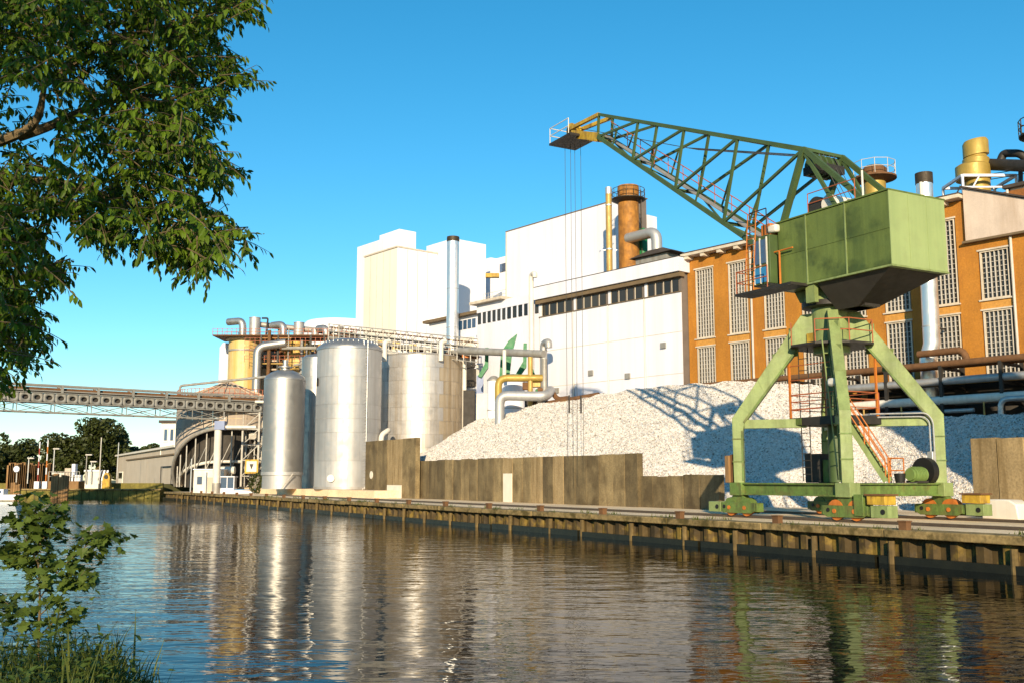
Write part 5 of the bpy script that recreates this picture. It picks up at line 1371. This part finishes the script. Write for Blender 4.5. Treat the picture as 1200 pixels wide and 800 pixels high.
# pillar with cross arm in front of the silo
q = AT(253, 575, 142); qt = AT(253, 503, 142)
PC = thing('pipe_pillar', 'pale round pillar with a grey box and cross arm before the silo arch', 'pillar', W, (q.x, 142, 1.2))
MB().tube([(q.x, 142, 1.2), (q.x, 142, qt.z)], .5, 16).build('shaft', mt['offwhite'], PC)
MB().box(q.x - .4, q.x + 1.0, 141.4, 142.6, qt.z, qt.z + 1.2).build('junction_box', mt['bluegrey'], PC)
MB().beam((q.x + 1, 142, qt.z + .4), (AT(300, 504, 142).x, 142, qt.z + .4), .35).build('cross_arm', mt['offwhite'], PC)
MB().lathe((q.x, 142), [(.55, 1.2), (.55, 2.6)], 16).build('foot', mt['steel'], PC)
# ================================================================ yard by the silo
q = AT(243, 575, 146)
HT = thing('site_hut', 'small white flat-roofed hut on the quay in front of the silo arch', 'hut', W, (q.x, 146, 1.2))
hx0, hx1 = AT(227, 560, 145).x, AT(262, 560, 145).x; hz = AT(243, 550, 145).z
MB().box(hx0, hx1, 145, 148, 1.2, hz).build('wall', mt['offwhite'], HT)
MB().box(hx0 - .12, hx1 + .12, 144.85, 148.1, hz + .002, hz + .14).build('roof', mt['white2'], HT)
MB().box(hx0 + .5, hx0 + 1.2, 144.95, 144.998, 2.4, 3.5).build('window', mt['glassblue'], HT)
MB().box(hx0 + 1.9, hx0 + 2.8, 144.95, 144.998, 1.3, 3.4).build('door', mt['shed'], HT)
q = AT(267, 551, 147)
b = MB().tube([(q.x - 1.2, 147, 4.4), (q.x + 1.0, 147, 4.4)], .55, 20)
hb = thing('horizontal_tank', 'small white horizontal tank on legs beside the hut', 'tank', W, (q.x, 147, 1.2))
b.build('shell', mt['offwhite'], hb)
for dx in (-.8, .6): MB().box(q.x + dx - .1, q.x + dx + .1, 146.6, 147.4, 1.2, 3.9).build('leg', mt['steel'], hb)
q = AT(268, 563, 143)
gb = thing('glazed_booth', 'little glazed booth with white frame beside the pale pillar', 'booth', W, (q.x, 143, 1.2))
MB().box(q.x - 1.0, q.x + 1.0, 142.2, 143.8, 1.2, 1.9).build('base', mt['white2'], gb)
MB().box(q.x - .92, q.x + .92, 142.3, 143.7, 1.905, 3.4).build('glazing', mt['glassblue'], gb)
MB().box(q.x - 1.05, q.x + 1.05, 142.1, 143.9, 3.405, 3.55).build('roof', mt['white2'], gb)
for dx in (-1, 0, 1): MB().box(q.x + dx * .95 - .05, q.x + dx * .95 + .05, 142.2, 142.29, 1.9, 3.4).build('mullion', mt['white2'], gb)
# upturned boat
q = AT(281, 573, 140)
b = MB(); nn = 14
for i in range(nn + 1):
    t = i / nn; w = .62 * math.sin(PI * min(1, t * 1.05 + .02)) ** .6; h = .5 * math.sin(PI * t) ** .5
    for j in range(7):
        a = PI * j / 6; b.v.append(Vector((q.x - 2.2 + 4.4 * t, 140 - w * math.cos(a), 1.2 + max(.02, h) * math.sin(a))))
b.f = [(i * 7 + j, i * 7 + j + 1, (i + 1) * 7 + j + 1, (i + 1) * 7 + j) for i in range(nn) for j in range(6)]
bt = solo(b, 'rowing_boat', mt['white2'], 'small pale boat lying upturned on the quay by the trestle', 'boat', W, (q.x, 140, 1.2))
MB().beam((q.x - 2.1, 140, 1.73), (q.x + 2.1, 140, 1.73), .06).build('keel', mt['blue'], bt)
# bushes by the trestle
def clump(n, fn, size, flat=.5):
    b = MB()
    for _ in range(n):
        p = fn(); s = size * random.uniform(.6, 1.4)
        u = Vector((random.gauss(0, 1), random.gauss(0, 1), random.gauss(0, .7))).normalized(); v = u.cross(Vector((random.gauss(0, 1), random.gauss(0, 1), random.gauss(0, 1)))).normalized()
        k = len(b.v); b.v += [p - u * s * .5, p + v * s * .32, p + u * s * .5, p - v * s * .32]; b.f.append((k, k + 1, k + 2, k + 3))
    return b
def ball(c, r):
    def f():
        while True:
            d = Vector((random.uniform(-1, 1), random.uniform(-1, 1), random.uniform(-1, 1)))
            if .05 < d.length < 1: break
        d = d.normalized() * d.length ** .35
        return Vector((c[0] + d.x * r[0], c[1] + d.y * r[1], c[2] + d.z * r[2]))
    return f
for px, lab, hh in ((304, 'dark bush under the pipes between trestle and slim tank', 1.3),):
    q = AT(px, 570, 140)
    bu = thing('bush', lab, 'bush', W, (q.x, 140, 1.2))
    clump(700, ball((q.x, 140, 2.5), (1.5, 1.3, 1.5)), .35).build('foliage', mt['fartree'], bu)
    MB().tube([(q.x, 140, 1.2), (q.x + .1, 140, 2.4)], .06, 6).build('stem', mt['twig'], bu)
# dark machinery behind trestle
MX = thing('plant_machinery', 'dark jumble of machinery and pipes behind the trestle', 'machinery', W, (AT(305, 540, 152).x, 152, 1.95))
for i in range(22):
    q = AT(random.uniform(292, 312), random.uniform(505, 560), 152 + random.uniform(-1, 3)); s = random.uniform(.3, .9)
    if i % 2: MB().tube([q, q + Vector((random.uniform(1, 3), 0, 0))], s * .35, 10).build('pipe', mt[random.choice(['steel', 'rust', 'offwhite', 'darksteel'])], MX)
    else: MB().box(q.x - s, q.x + s, q.y - s, q.y + s, q.z - s, q.z + s).build('housing', mt[random.choice(['plantdk', 'steel', 'darksteel'])], MX, .05)
MB().box(AT(292, 500, 156).x, AT(312, 500, 156).x, 156, 157, 1.95, AT(300, 500, 156).z).build('screen', mt['plantdk'], MX)
# lamp posts
def lamp(px, ytop, ybot, Y, label, head=True, mat='galv', r=.09):
    a_, c_ = AT(px, ytop, Y), AT(px, ybot, Y)
    t_ = thing('lamp_post', label, 'lamp post', W, (c_.x, Y, c_.z))
    MB().tube([(c_.x, Y, c_.z), (c_.x, Y, a_.z)], r, 8).build('post', mt[mat], t_)
    if head: MB().box(c_.x - .15, c_.x + .9, Y - .25, Y + .25, a_.z, a_.z + .2).build('lamp_head', mt['bars'], t_)
    return t_
lamp(223, 537, 576, 139, 'thin grey post beside the white hut on the quay', False)
# ================================================================ shed and upper building
SF = Fr(-62)
k = SF.l(AT(205, 560, 176)); yl = k.y
SH = thing('beige_shed', 'long low beige shed with large sliding doors beyond the silo', 'shed', SF, (k.x, yl, 2.3))
z_r = AT(205, 520, 176).z
sx0 = SF.on(136, 560, yl).x
MB().box(sx0, k.x, yl, yl + 12, 2.3, z_r - .5).build('wall', mt['shed'], SH)
MB().box(sx0 - .3, k.x + .3, yl - .5, yl + 12.3, z_r - .49, z_r - .1).build('roof_edge', mt['offwhite'], SH)
d0 = SF.on(149, 560, yl).x
for i in range(2):
    w = (k.x - d0) / 2
    MB().box(d0 + i * w + .06, d0 + (i + 1) * w - .06, yl - .22, yl - .003, 2.35, z_r - 1.9).build('sliding_door', mt['shed'], SH)
MB().box(d0 - .3, k.x, yl - .45, yl - .002, z_r - 1.85, z_r - 1.55).build('door_track', mt['fascia_dk'], SH)
s0, s1 = SF.on(139.5, 560, yl).x, SF.on(144, 560, yl).x
dd = MB().box(s0, s1, yl - .15, yl - .003, 2.35, 5.0).build('door', mt['wallwhite'], SH)
MB().box(s0 + .4, s1 - .4, yl - .18, yl - .152, 3.4, 4.7).build('door_pane', mt['glass'], dd)
b = MB()
e0, e1 = SF.on(191.5, 560, yl).x, SF.on(204, 560, yl).x
b.tube([(e0, yl - .5, 2.3), (e0, yl - .5, 5.4), (e1, yl - .5, 5.4), (e1, yl - .5, 2.3)], .07, 6); b.build('frame', mt['darksteel'], SH)
q = AT(198, 495, 190)
UB = thing('cream_office', 'cream office building with tall windows above the beige shed', 'building', W, (q.x, 192, 2.3))
u0, u1 = AT(189, 500, 190).x, AT(222, 500, 190).x
MB().box(u0, u1, 190, 200, 2.3, q.z).build('wall', mt['cream'], UB)
MB().box(u0 - .4, u1 + .4, 189.6, 200.4, q.z + .002, q.z + .5).build('roof', mt['roofdk'], UB)
for i in range(4):
    x = u0 + .5 + i * 1.15; wv = MB().box(x, x + .85, 189.9, 189.998, q.z - 3.6, q.z - .9).build('window', mt['wallwhite'], UB)
    MB().box(x + .15, x + .7, 189.86, 189.897, q.z - 3.3, q.z - 1.2).build('pane', mt['glassblue'], wv)
# ================================================================ far lock quay
b = MB().box(-400, -60, 169.5, 178, -1, 1.35); struct(b, 'far_quay', mt['moss'])
FQ = thing('far_quay_wall', 'low mossy timber-lined wall of the far lock quay', 'quay wall', W, (-80, 169.4, 0))
for i in range(46):
    x = -118 + i * 1.3
    MB().box(x + .03, x + 1.25, 169.1 + random.uniform(-.06, .06), 169.48, -.6, 1.25 + random.uniform(-.1, .08)).build('sheet_pile', mt['moss'], FQ)
MB().box(-120, -58, 168.95, 169.6, 1.36, 1.6).build('cap', mt['quaycap'], FQ)
MB().box(-130, -60, 175.4, 175.95, 1.35, 2.5).build('upper_wall', mt['moss'], FQ)
# timber wall and dolphins at the lock mouth
TWl = thing('timber_wall', 'tall brown timber lock wall behind the round sign', 'timber wall', W, (AT(35, 565, 176).x, 174, 1.35))
for i in range(24):
    px = 9 + i * 2.2; a_, c_ = AT(px, 543 + random.uniform(-2, 2), 174), AT(px + 2.1, 572, 174)
    MB().box(a_.x, c_.x, 173.8, 174.2, 1.3, a_.z).build('plank', mt['timber'], TWl)
for n_, (px0, px1, y0) in enumerate(((60, 68, 555), (69, 80, 557), (13, 22, 566))):
    dl = thing('timber_dolphin', ['narrow timber dolphin in the water before the lock', 'broad timber dolphin in the water before the lock', 'low timber dolphin at the foot of the lock wall'][n_], 'dolphin', W, (AT(px0, 580, 160).x, 160, -1))
    x = AT(px0, 570, 160).x; x1_ = AT(px1, 570, 160).x; zt = AT(px0, y0, 160).z
    while x < x1_:
        MB().box(x, x + .34, 159.8, 160.2, -1, zt + random.uniform(-.2, .2)).build('timber', mt['timber'], dl); x += .38
LG = thing('lock_gantry', 'low platform with white cabinets and railings at the lock', 'platform', W, (AT(78, 565, 173).x, 173, 1.35))
g0, g1, gz = AT(59, 565, 173), AT(95, 565, 173), AT(70, 566, 173).z
MB().box(g0.x, g1.x, 172, 176, 1.35, gz + .4).build('deck', mt['timber'], LG)
for (a0_, a1_, yt, m_) in ((83, 87, 543, 'white2'), (75, 82, 548, 'shed'), (60, 74, 553, 'offwhite'), (85, 94, 556, 'white2')):
    MB().box(AT(a0_, 560, 172.5).x, AT(a1_, 560, 172.5).x, 172.6, 173.6, gz + .41, AT(a0_, yt, 172.5).z).build('cabinet', mt[m_], LG)
rails(g0.x, g1.x, 172.2, gz + .4, LG, mt['steel'], 10, 1.6)
TF = thing('equipment_cabin', 'small pale cabin with flat lid on the lock quay', 'cabin', W, (AT(109, 565, 172).x, 172, 1.6))
MB().box(AT(101, 560, 172).x, AT(117, 560, 172).x, 171.5, 173.5, 1.5, AT(108, 552, 172).z).build('wall', mt['offwhite'], TF)
MB().box(AT(100, 560, 172).x, AT(118, 560, 172).x, 171.3, 173.7, AT(108, 552, 172).z + .003, AT(108, 550, 172).z).build('lid', mt['white2'], TF)
q = AT(124.5, 557.5, 171)
YC_ = thing('lifebuoy_cabinet', 'yellow humped cabinet on the lock quay beside the striped board', 'cabinet', W, (q.x, 171, 1.6))
MB().prism([(q.x - .6, 171, 1.6), (q.x + .6, 171, 1.6), (q.x + .6, 171, q.z - .1), (q.x + .25, 171, q.z + .6), (q.x - .25, 171, q.z + .6), (q.x - .6, 171, q.z - .1)], (0, .8, 0)).build('body', mt['yellow'], YC_)
MB().tube([(q.x, 170.9, q.z - .1), (q.x, 171, q.z - .1)], .35, 12).build('emblem', mt['darksteel'], YC_)
sb = AT(119.5, 556, 171.5)
SBd = thing('striped_board', 'black and white striped marker board on the lock quay', 'sign', W, (sb.x, 171.5, 1.6))
for i in range(5):
    MB().prism([(sb.x - .7 + i * .28, 171.5, sb.z - .9), (sb.x - .7 + i * .28 + .28, 171.5, sb.z - .9), (sb.x - .3 + i * .28 + .28, 171.5, sb.z + .8), (sb.x - .3 + i * .28, 171.5, sb.z + .8)], (0, .06, 0)).build('stripe', mt['black'] if i % 2 else mt['white2'], SBd)
MB().beam((sb.x, 171.6, 1.6), (sb.x, 171.6, sb.z), .1).build('post', mt['galv'], SBd)
for n_, (px, yt, lab) in enumerate(((47, 517, 'taller red and white barrier mast at the lock'), (56.5, 515, 'orange banded barrier mast on a white foot at the lock'))):
    a_ = AT(px, yt, 172)
    bm_ = thing('barrier_mast', lab, 'mast', W, (a_.x, 172, 1.4))
    nseg = 6
    for i in range(nseg):
        z0_, z1_ = 2.8 + (a_.z - 2.8) * i / nseg, 2.8 + (a_.z - 2.8) * (i + 1) / nseg
        MB().tube([(a_.x, 172, z0_), (a_.x, 172, z1_)], .1, 8).build('band', mt['white2'] if i % 2 else (mt['red'] if n_ == 0 else mt['orange']), bm_)
    MB().box(a_.x - .4, a_.x + .4, 171.6, 172.4, 1.4, 2.79).build('foot', mt['white2'], bm_)
lamp(61.5, 526, 565, 171, 'double headed lamp beside the barrier masts')
lamp(116, 512, 566, 171, 'tallest slim lamp mast on the lock quay', False, 'bars')
lamp(100, 533, 566, 171, 'short dark lamp post behind the pale cabin', True, 'steel')
lamp(106, 541, 566, 171, 'shortest lamp post beside the pale cabin')
lamp(137, 518, 560, 200, 'thin pole behind the corner of the beige shed', False)
lamp(32, 537, 566, 171, 'curved lamp post in front of the timber wall')
q = AT(20, 549, 170)
RS = thing('round_sign', 'round white sign with dark rim before the timber wall', 'sign', W, (q.x, 170, 1.35))
MB().tube([(q.x, 170, 1.35), (q.x, 170, q.z)], .08, 8).build('post', mt['galv'], RS)
MB().tube([(q.x, 169.8, q.z), (q.x, 169.88, q.z)], .62, 20).build('rim', mt['darksteel'], RS)
MB().tube([(q.x, 169.76, q.z), (q.x, 169.8, q.z)], .5, 20).build('disc', mt['white2'], RS)
q = AT(3, 570, 150)
wb = MB().prism([(q.x - 4, 149, .1), (q.x + 2.2, 149, .1), (q.x + 3.2, 149, .9), (q.x - 4, 149, .9)], (0, 2, 0))
wbo = solo(wb, 'moored_boat', mt['carpaint'], 'white boat hull moored by the lock wall', 'boat', W, (q.x, 150, 0))
MB().box(q.x - 4, q.x + .5, 149.3, 150.7, .9, 1.7).build('cabin', mt['carpaint'], wbo)
MB().box(q.x - 3.5, q.x + .2, 149.25, 149.298, 1.1, 1.5).build('cabin_window', mt['glassblue'], wbo)
# ---------------------------------------------------------------- far trees
def far_tree(px, ytop, wpx, Y, label, seed, zb=2.2):
    random.seed(seed)
    t_ = AT(px, ytop, Y); w = wpx * Y / 1190 / 2; h = t_.z - zb
    root = thing('far_tree', label, 'tree', W, (t_.x, Y, zb), 'trees beyond the lock')
    MB().tube([(t_.x, Y, zb), (t_.x + .2, Y, zb + h * .3), (t_.x, Y, zb + h * .6)], [w * .09, w * .07, w * .03], 8).build('trunk', mt['bark'], root)
    b = MB()
    for i in range(26):
        a = random.uniform(0, 2 * PI); rr = random.uniform(.1, .75); zz_ = random.uniform(.12, .86)
        k = math.sqrt(max(.1, 1 - (2 * zz_ - .9) ** 2 * .75))
        c = (t_.x + math.cos(a) * rr * w * k, Y + math.sin(a) * rr * w * k, zb + h * zz_)
        s = w * random.uniform(.26, .42)
        cl = clump(300, ball(c, (s, s, s * .75)), .85); n0 = len(b.v); b.v += cl.v; b.f += [tuple(j + n0 for j in f) for f in cl.f]
    b.build('crown', mt['fartree'], root)
far_tree(14, 505, 74, 250, 'dark rounded tree behind the timber lock wall', 1)
far_tree(-22, 520, 60, 240, 'dark tree at the bank left of the timber lock wall', 2)
far_tree(78, 508, 72, 245, 'domed dark tree behind the barrier masts', 3)
far_tree(118, 486, 88, 250, 'tallest dark tree behind the lock quay', 4)
far_tree(146, 497, 46, 262, 'loose topped tree leaning towards the beige shed', 5)
far_tree(173, 517, 34, 285, 'small far tree just left of the beige shed roof', 6)
far_tree(38, 533, 30, 330, 'small hazy tree in the gap between the larger trees', 8)
far_tree(205, 522, 60, 300, 'far tree hidden behind the beige shed', 9)
random.seed(11)
# ================================================================ overhanging tree on the near bank
def leaf_geo(L, w, droop=.12):
    """narrow pointed leaf folded along its midrib, base at origin, along +x"""
    vs = [(0, 0, 0), (L * .35, w * .5, w * .18), (L * .7, w * .42, w * .12 - droop * L * .4), (L, 0, -droop * L), (L * .7, -w * .42, w * .12 - droop * L * .4), (L * .35, -w * .5, w * .18), (L * .4, 0, 0), (L * .72, 0, -droop * L * .4)]
    fs = [(0, 6, 1), (1, 6, 7, 2), (2, 7, 3), (0, 5, 6), (5, 4, 7, 6), (4, 3, 7)]
    return [Vector(v) for v in vs], fs
LV, LF = leaf_geo(.082, .03)
def frame(d, roll):
    d = d.normalized(); s = d.cross(Vector((0, 0, 1)))
    if s.length < .01: s = Vector((1, 0, 0))
    s.normalize(); u = s.cross(d)
    m = Matrix((d, s, u)).transposed()
    return m @ Matrix.Rotation(roll, 3, 'X')
POLY = [(-90, -90), (300, -90), (292, 15), (262, 22), (255, 45), (275, 72), (295, 98), (268, 96), (262, 110), (262, 132), (240, 136), (238, 160), (272, 198), (262, 214), (230, 214), (225, 228), (265, 258), (300, 283), (262, 292), (234, 316), (205, 310), (180, 298), (150, 280), (130, 286), (104, 284), (95, 268), (85, 252), (48, 258), (42, 282), (50, 296), (84, 308), (80, 320), (50, 335), (56, 356), (42, 370), (60, 402), (32, 405), (34, 428), (8, 445), (-4, 462), (-90, 480)]
def inside(x, y, P):
    c = False; j = len(P) - 1
    for i in range(len(P)):
        if (P[i][1] > y) != (P[j][1] > y) and x < (P[j][0] - P[i][0]) * (y - P[i][1]) / (P[j][1] - P[i][1]) + P[i][0]: c = not c
        j = i
    return c
NT = thing('overhanging_tree', 'leafy broadleaf tree overhanging the canal from the near bank', 'tree', W, (-7.4, 9.5, 1.2))
MB().tube([(-7.4, 9.5, .9), (-7.3, 9.4, 2.6), (-7.0, 9.3, 4.6), (-7.1, 9.2, 7), (-7.3, 9, 10)], [.34, .28, .22, .15, .07], 12).build('trunk', mt['bark'], NT)
limbs = [[(-7.0, 9.3, 4.3), AT(-60, 185, 9.2), AT(0, 166, 9.0), AT(45, 148, 8.9), AT(52, 100, 8.8), AT(60, 60, 8.8)],
         [AT(22, 160, 9.0), AT(60, 148, 9.2), AT(110, 122, 9.3), AT(170, 112, 9.4), AT(240, 108, 9.6)],
         [AT(140, 105, 9.3), AT(190, 125, 9.2), AT(215, 160, 9.0), AT(255, 205, 8.8)],
         [(-7.0, 9.3, 4.6), AT(-40, 215, 9.6), AT(60, 210, 9.5), AT(140, 235, 9.3), AT(200, 262, 9.2), AT(280, 282, 9.0)],
         [AT(52, 100, 8.8), AT(120, 50, 8.8), AT(200, 30, 9.0), AT(280, 5, 9.2)],
         [(-7.1, 9.3, 3.6), AT(-60, 300, 9.6), AT(0, 312, 9.4), AT(70, 315, 9.2)],
         [(-7.2, 9.35, 3.2), AT(-60, 370, 9.6), AT(0, 388, 9.4), AT(50, 405, 9.2)],
         [AT(60, 210, 9.5), AT(90, 240, 9.3), AT(120, 275, 9.1)]]
for i, L_ in enumerate(limbs):
    r0 = [.075, .05, .03, .06, .035, .04, .035, .025][i]
    sm = bend(L_, .3, 3); n_ = len(sm)
    MB().tube(sm, [r0 * (1 - .8 * k / (n_ - 1)) for k in range(n_)], 7).build('branch', mt['bark'], NT)
limbpts = [p for L_ in limbs for a, c in zip(L_, L_[1:]) for p in [Vector(a).lerp(Vector(c), t / 4) for t in range(4)]]
leaves = []; twigs = MB()
def spray(p0, d, n, L_):
    """a twig with drooping leaves along it"""
    d = d.normalized(); q = p0 + d * L_ + Vector((0, 0, -.05 * L_)); mid = p0.lerp(q, .5) + Vector((0, 0, .03 * L_))
    twigs.tube([p0, mid, q], [.006, .004, .002], 4, False)
    for i in range(n):
        t = (i + random.random()) / n; b_ = p0.lerp(q, t)
        s = random.choice((-1, 1)); side = d.cross(Vector((0, 0, 1))).normalized() * s
        ld = (d * random.uniform(.1, .7) + side * random.uniform(.1, .7) + Vector((0, 0, random.uniform(-1.15, -.05))))
        leaves.append((b_, frame(ld, random.uniform(-1.0, 1.0)), random.uniform(.7, 1.25)))
cnt = 0
while cnt < 3900:
    x, y = random.uniform(-90, 300), random.uniform(-90, 475)
    if not inside(x, y, POLY): continue
    # thinner where the sky glints through the heart of the crown
    if 5 < x < 150 and 70 < y < 225 and random.random() < .45: continue
    Yd = 8.9 + random.gauss(0, .75)
    if -40 < x < 70 and 95 < y < 190 and Yd < 9.3: continue      # the main limb shows here
    p = AT(x, y, Yd)
    k = min(limbpts, key=lambda w_: (w_ - p).length_squared)
    d = (p - k); d = d * .4 + Vector((random.gauss(.35, .45), random.gauss(-.1, .5), random.gauss(-.12, .25)))
    spray(p - d.normalized() * .12, d, random.randint(9, 15), random.uniform(.22, .42)); cnt += 1
def leaf_mass(lst):
    b = MB()
    for p, m, s in lst:
        n0 = len(b.v); b.v += [p + m @ (v * s) for v in LV]; b.f += [tuple(j + n0 for j in f) for f in LF]
    return b
def leaf_objs(lst, root, mesh, name='leaf'):
    for p, m, s in lst:
        o = bpy.data.objects.new(name, mesh); col.objects.link(o); o.parent = root
        o.matrix_local = Matrix.Translation(p - OFF[root.name]) @ (m.to_4x4() @ Matrix.Scale(s, 4))
def flat_mesh(name, vs, fs, mat):
    me = bpy.data.meshes.new(name); me.from_pydata([tuple(v) for v in vs], [], fs); me.materials.append(mat); return me
leaf_me = flat_mesh('leaf', LV, LF, mt['leaf'])
vis = [l_ for l_ in leaves if -4.4 < l_[0].x * 9 / l_[0].y]
vis.sort(key=lambda l_: l_[0].y / l_[2]); near = vis[:300]; ids = set(map(id, near))
leaf_objs(near, NT, leaf_me)
tw = twigs.build('twigs', mt['twig'], NT); tw['kind'] = 'stuff'
def mass_obj(b, name, mat, root):
    me = flat_mesh(name, [v - OFF[root.name] for v in b.v], b.f, mat); o = bpy.data.objects.new(name, me); col.objects.link(o); o.parent = root; o['kind'] = 'stuff'; return o
mass_obj(leaf_mass([l_ for l_ in leaves if id(l_) not in ids]), 'foliage', mt['leaf'], NT)
# unseen second tree, added behind the camera to shade the overhanging one
BT = thing('shade_tree', 'unseen leafy tree added behind the camera to shade the overhanging tree', 'tree', W, (-4.6, -5.5, 1.3))
MB().tube([(-4.6, -5.5, 1.0), (-4.5, -5.4, 4), (-4.4, -5.4, 8), (-4.2, -5.2, 12)], [.35, .28, .18, .06], 10).build('trunk', mt['bark'], BT)
lv2 = []
for i in range(62):
    c = (random.uniform(-7.5, -1.0), random.uniform(-7.5, -3.2), random.uniform(4.6, 13.5)); s = random.uniform(.5, .95)
    if i % 4 == 0: MB().tube([(-4.4, -5.4, c[2] - 1.2), (c[0], c[1], c[2])], [.06, .02], 6).build('branch', mt['bark'], BT)
    f = ball(c, (s, s, s * .6))
    for _ in range(42): lv2.append((f(), frame(Vector((random.gauss(0, 1), random.gauss(0, 1), -.6)), random.uniform(-1, 1)), 2.6))
mass_obj(leaf_mass(lv2), 'foliage', mt['leaf'], BT)
# ================================================================ maple sapling on the bank
def maple_geo(s):
    out = [(0, 0), (.22, .38), (.1, .42), (.42, .62), (.5, .35), (.62, .42), (1, 0)]
    pts_ = [(0, 0)] + [(x, y) for x, y in ((.05, .25), (-.05, .5), (.25, .42), (.42, .68), (.5, .4), (.68, .42), (.62, .2), (1, 0))]
    full = pts_ + [(x, -y) for x, y in reversed(pts_[1:-1])]
    vs = [Vector((x * s, y * s, -.1 * s * x * x + .14 * s * abs(y))) for x, y in full]; vs.append(Vector((.35 * s, 0, 0)))
    n_ = len(full); return vs, [(i, (i + 1) % n_, n_) for i in range(n_)]
MV, MF = maple_geo(.078)
maple_me = flat_mesh('maple_leaf', MV, MF, mt['maple'])
YM = 7.0
root_p = AT(44, 775, YM)
MS = thing('maple_sapling', 'young maple sapling with lobed leaves rising from the near bank', 'sapling', W, (root_p.x, YM, root_p.z))
stems = [[AT(44, 790, YM), AT(47, 700, YM), AT(44, 640, YM), AT(40, 575, YM)], [AT(47, 700, YM), AT(70, 665, YM - .1), AT(110, 632, YM - .1), AT(132, 622, YM - .1)], [AT(46, 680, YM), AT(20, 650, YM + .1), AT(-10, 640, YM + .1)], [AT(47, 720, YM), AT(80, 690, YM - .1), AT(100, 668, YM - .2)], [AT(45, 640, YM), AT(60, 615, YM), AT(66, 590, YM)], [AT(45, 660, YM), AT(26, 625, YM), AT(22, 600, YM)], [AT(46, 750, YM), AT(20, 715, YM), AT(0, 700, YM)], [AT(46, 745, YM), AT(66, 725, YM - .1), AT(78, 712, YM - .1)]]
ml = []
for i, s_ in enumerate(stems):
    sm = bend(s_, .1, 3); n_ = len(sm)
    MB().tube(sm, [(.009 if i == 0 else .005) * (1 - .7 * k / (n_ - 1)) for k in range(n_)], 6).build('stem', mt['twig'], MS)
    for k in range([62, 54, 40, 30, 30, 32, 30, 22][i]):
        t = random.uniform(.25 if i else .3, 1); j = min(int(t * (len(s_) - 1)), len(s_) - 2); p = Vector(s_[j]).lerp(Vector(s_[j + 1]), t * (len(s_) - 1) - j)
        a = random.uniform(0, 2 * PI); d = Vector((math.cos(a), math.sin(a) * .9, random.uniform(-.5, .15)))
        pe = p + d.normalized() * random.uniform(.02, .1)
        m = frame(Vector((d.x, d.y, random.uniform(-.9, -.1))), random.uniform(-.6, .6)); ml.append((pe, m, random.uniform(.6, 1.15)))
leaf_objs(ml, MS, maple_me, 'maple_leaf')
xb = MB()
for p, m, s in list(ml):
    for _ in range(2):
        p_ = p + Vector((random.gauss(-.01, .045), random.gauss(.02, .07), random.gauss(0, .04))); m_ = frame(Vector((random.gauss(0, 1), random.gauss(0, 1), random.uniform(-.9, .1))), random.uniform(-.8, .8))
        n0 = len(xb.v); k_ = random.uniform(.5, 1.0); xb.v += [p_ + m_ @ (v * k_) for v in MV]; xb.f += [tuple(j + n0 for j in f) for f in MF]
mass_obj(xb, 'small_leaves', mt['maple'], MS)
# ================================================================ grass and weeds on the bank
gr = []
b = MB()
for _ in range(6500):
    y = random.uniform(5.2, 8.3); x = -.33 * y + .35 - abs(random.gauss(0, .8))
    z = bank_z(x, y)
    if z < .02: continue
    h = random.uniform(.18, .55) * (1.5 if random.random() < .06 else 1); a = random.uniform(0, 2 * PI); d = Vector((math.cos(a), math.sin(a), 0)); w = random.uniform(.006, .014)
    s_ = Vector((-d.y, d.x, 0)) * w; p = Vector((x, y, z - .03)); k = len(b.v); bd = random.uniform(.1, .6)
    for t in (0, .4, .75):
        q = p + Vector((0, 0, h * t * (1 - .25 * bd * t))) + d * h * bd * t * t; b.v += [q - s_ * (1 - t * .7), q + s_ * (1 - t * .7)]
    b.v.append(p + Vector((0, 0, h * (1 - .3 * bd))) + d * h * bd)
    b.f += [(k, k + 1, k + 3, k + 2), (k + 2, k + 3, k + 5, k + 4), (k + 4, k + 5, k + 6)]
gm = flat_mesh('bank_grass', b.v, b.f, mt['grass']); go_ = bpy.data.objects.new('bank_grass', gm); col.objects.link(go_)
tag(go_, 'long tangled grass on the near bank', 'grass', kind='stuff')
wl_ = []
for _ in range(420):
    y = random.uniform(5.3, 7.9); x = -.33 * y + .1 - abs(random.gauss(0, .8)); z = bank_z(x, y)
    if z < .3: continue
    c = Vector((x, y, z + random.uniform(.05, .42)))
    for k in range(9): wl_.append((c + Vector((random.gauss(0, .07), random.gauss(0, .07), random.gauss(0, .05))), frame(Vector((random.gauss(0, 1), random.gauss(0, 1), random.uniform(-.4, .3))), random.uniform(-.6, .6)), random.uniform(.6, 1.1)))
wm = leaf_mass(wl_); wo = bpy.data.objects.new('bank_weeds', flat_mesh('bank_weeds', wm.v, wm.f, mt['maple'])); col.objects.link(wo)
tag(wo, 'low leafy weeds covering the near bank', 'weeds', kind='stuff')
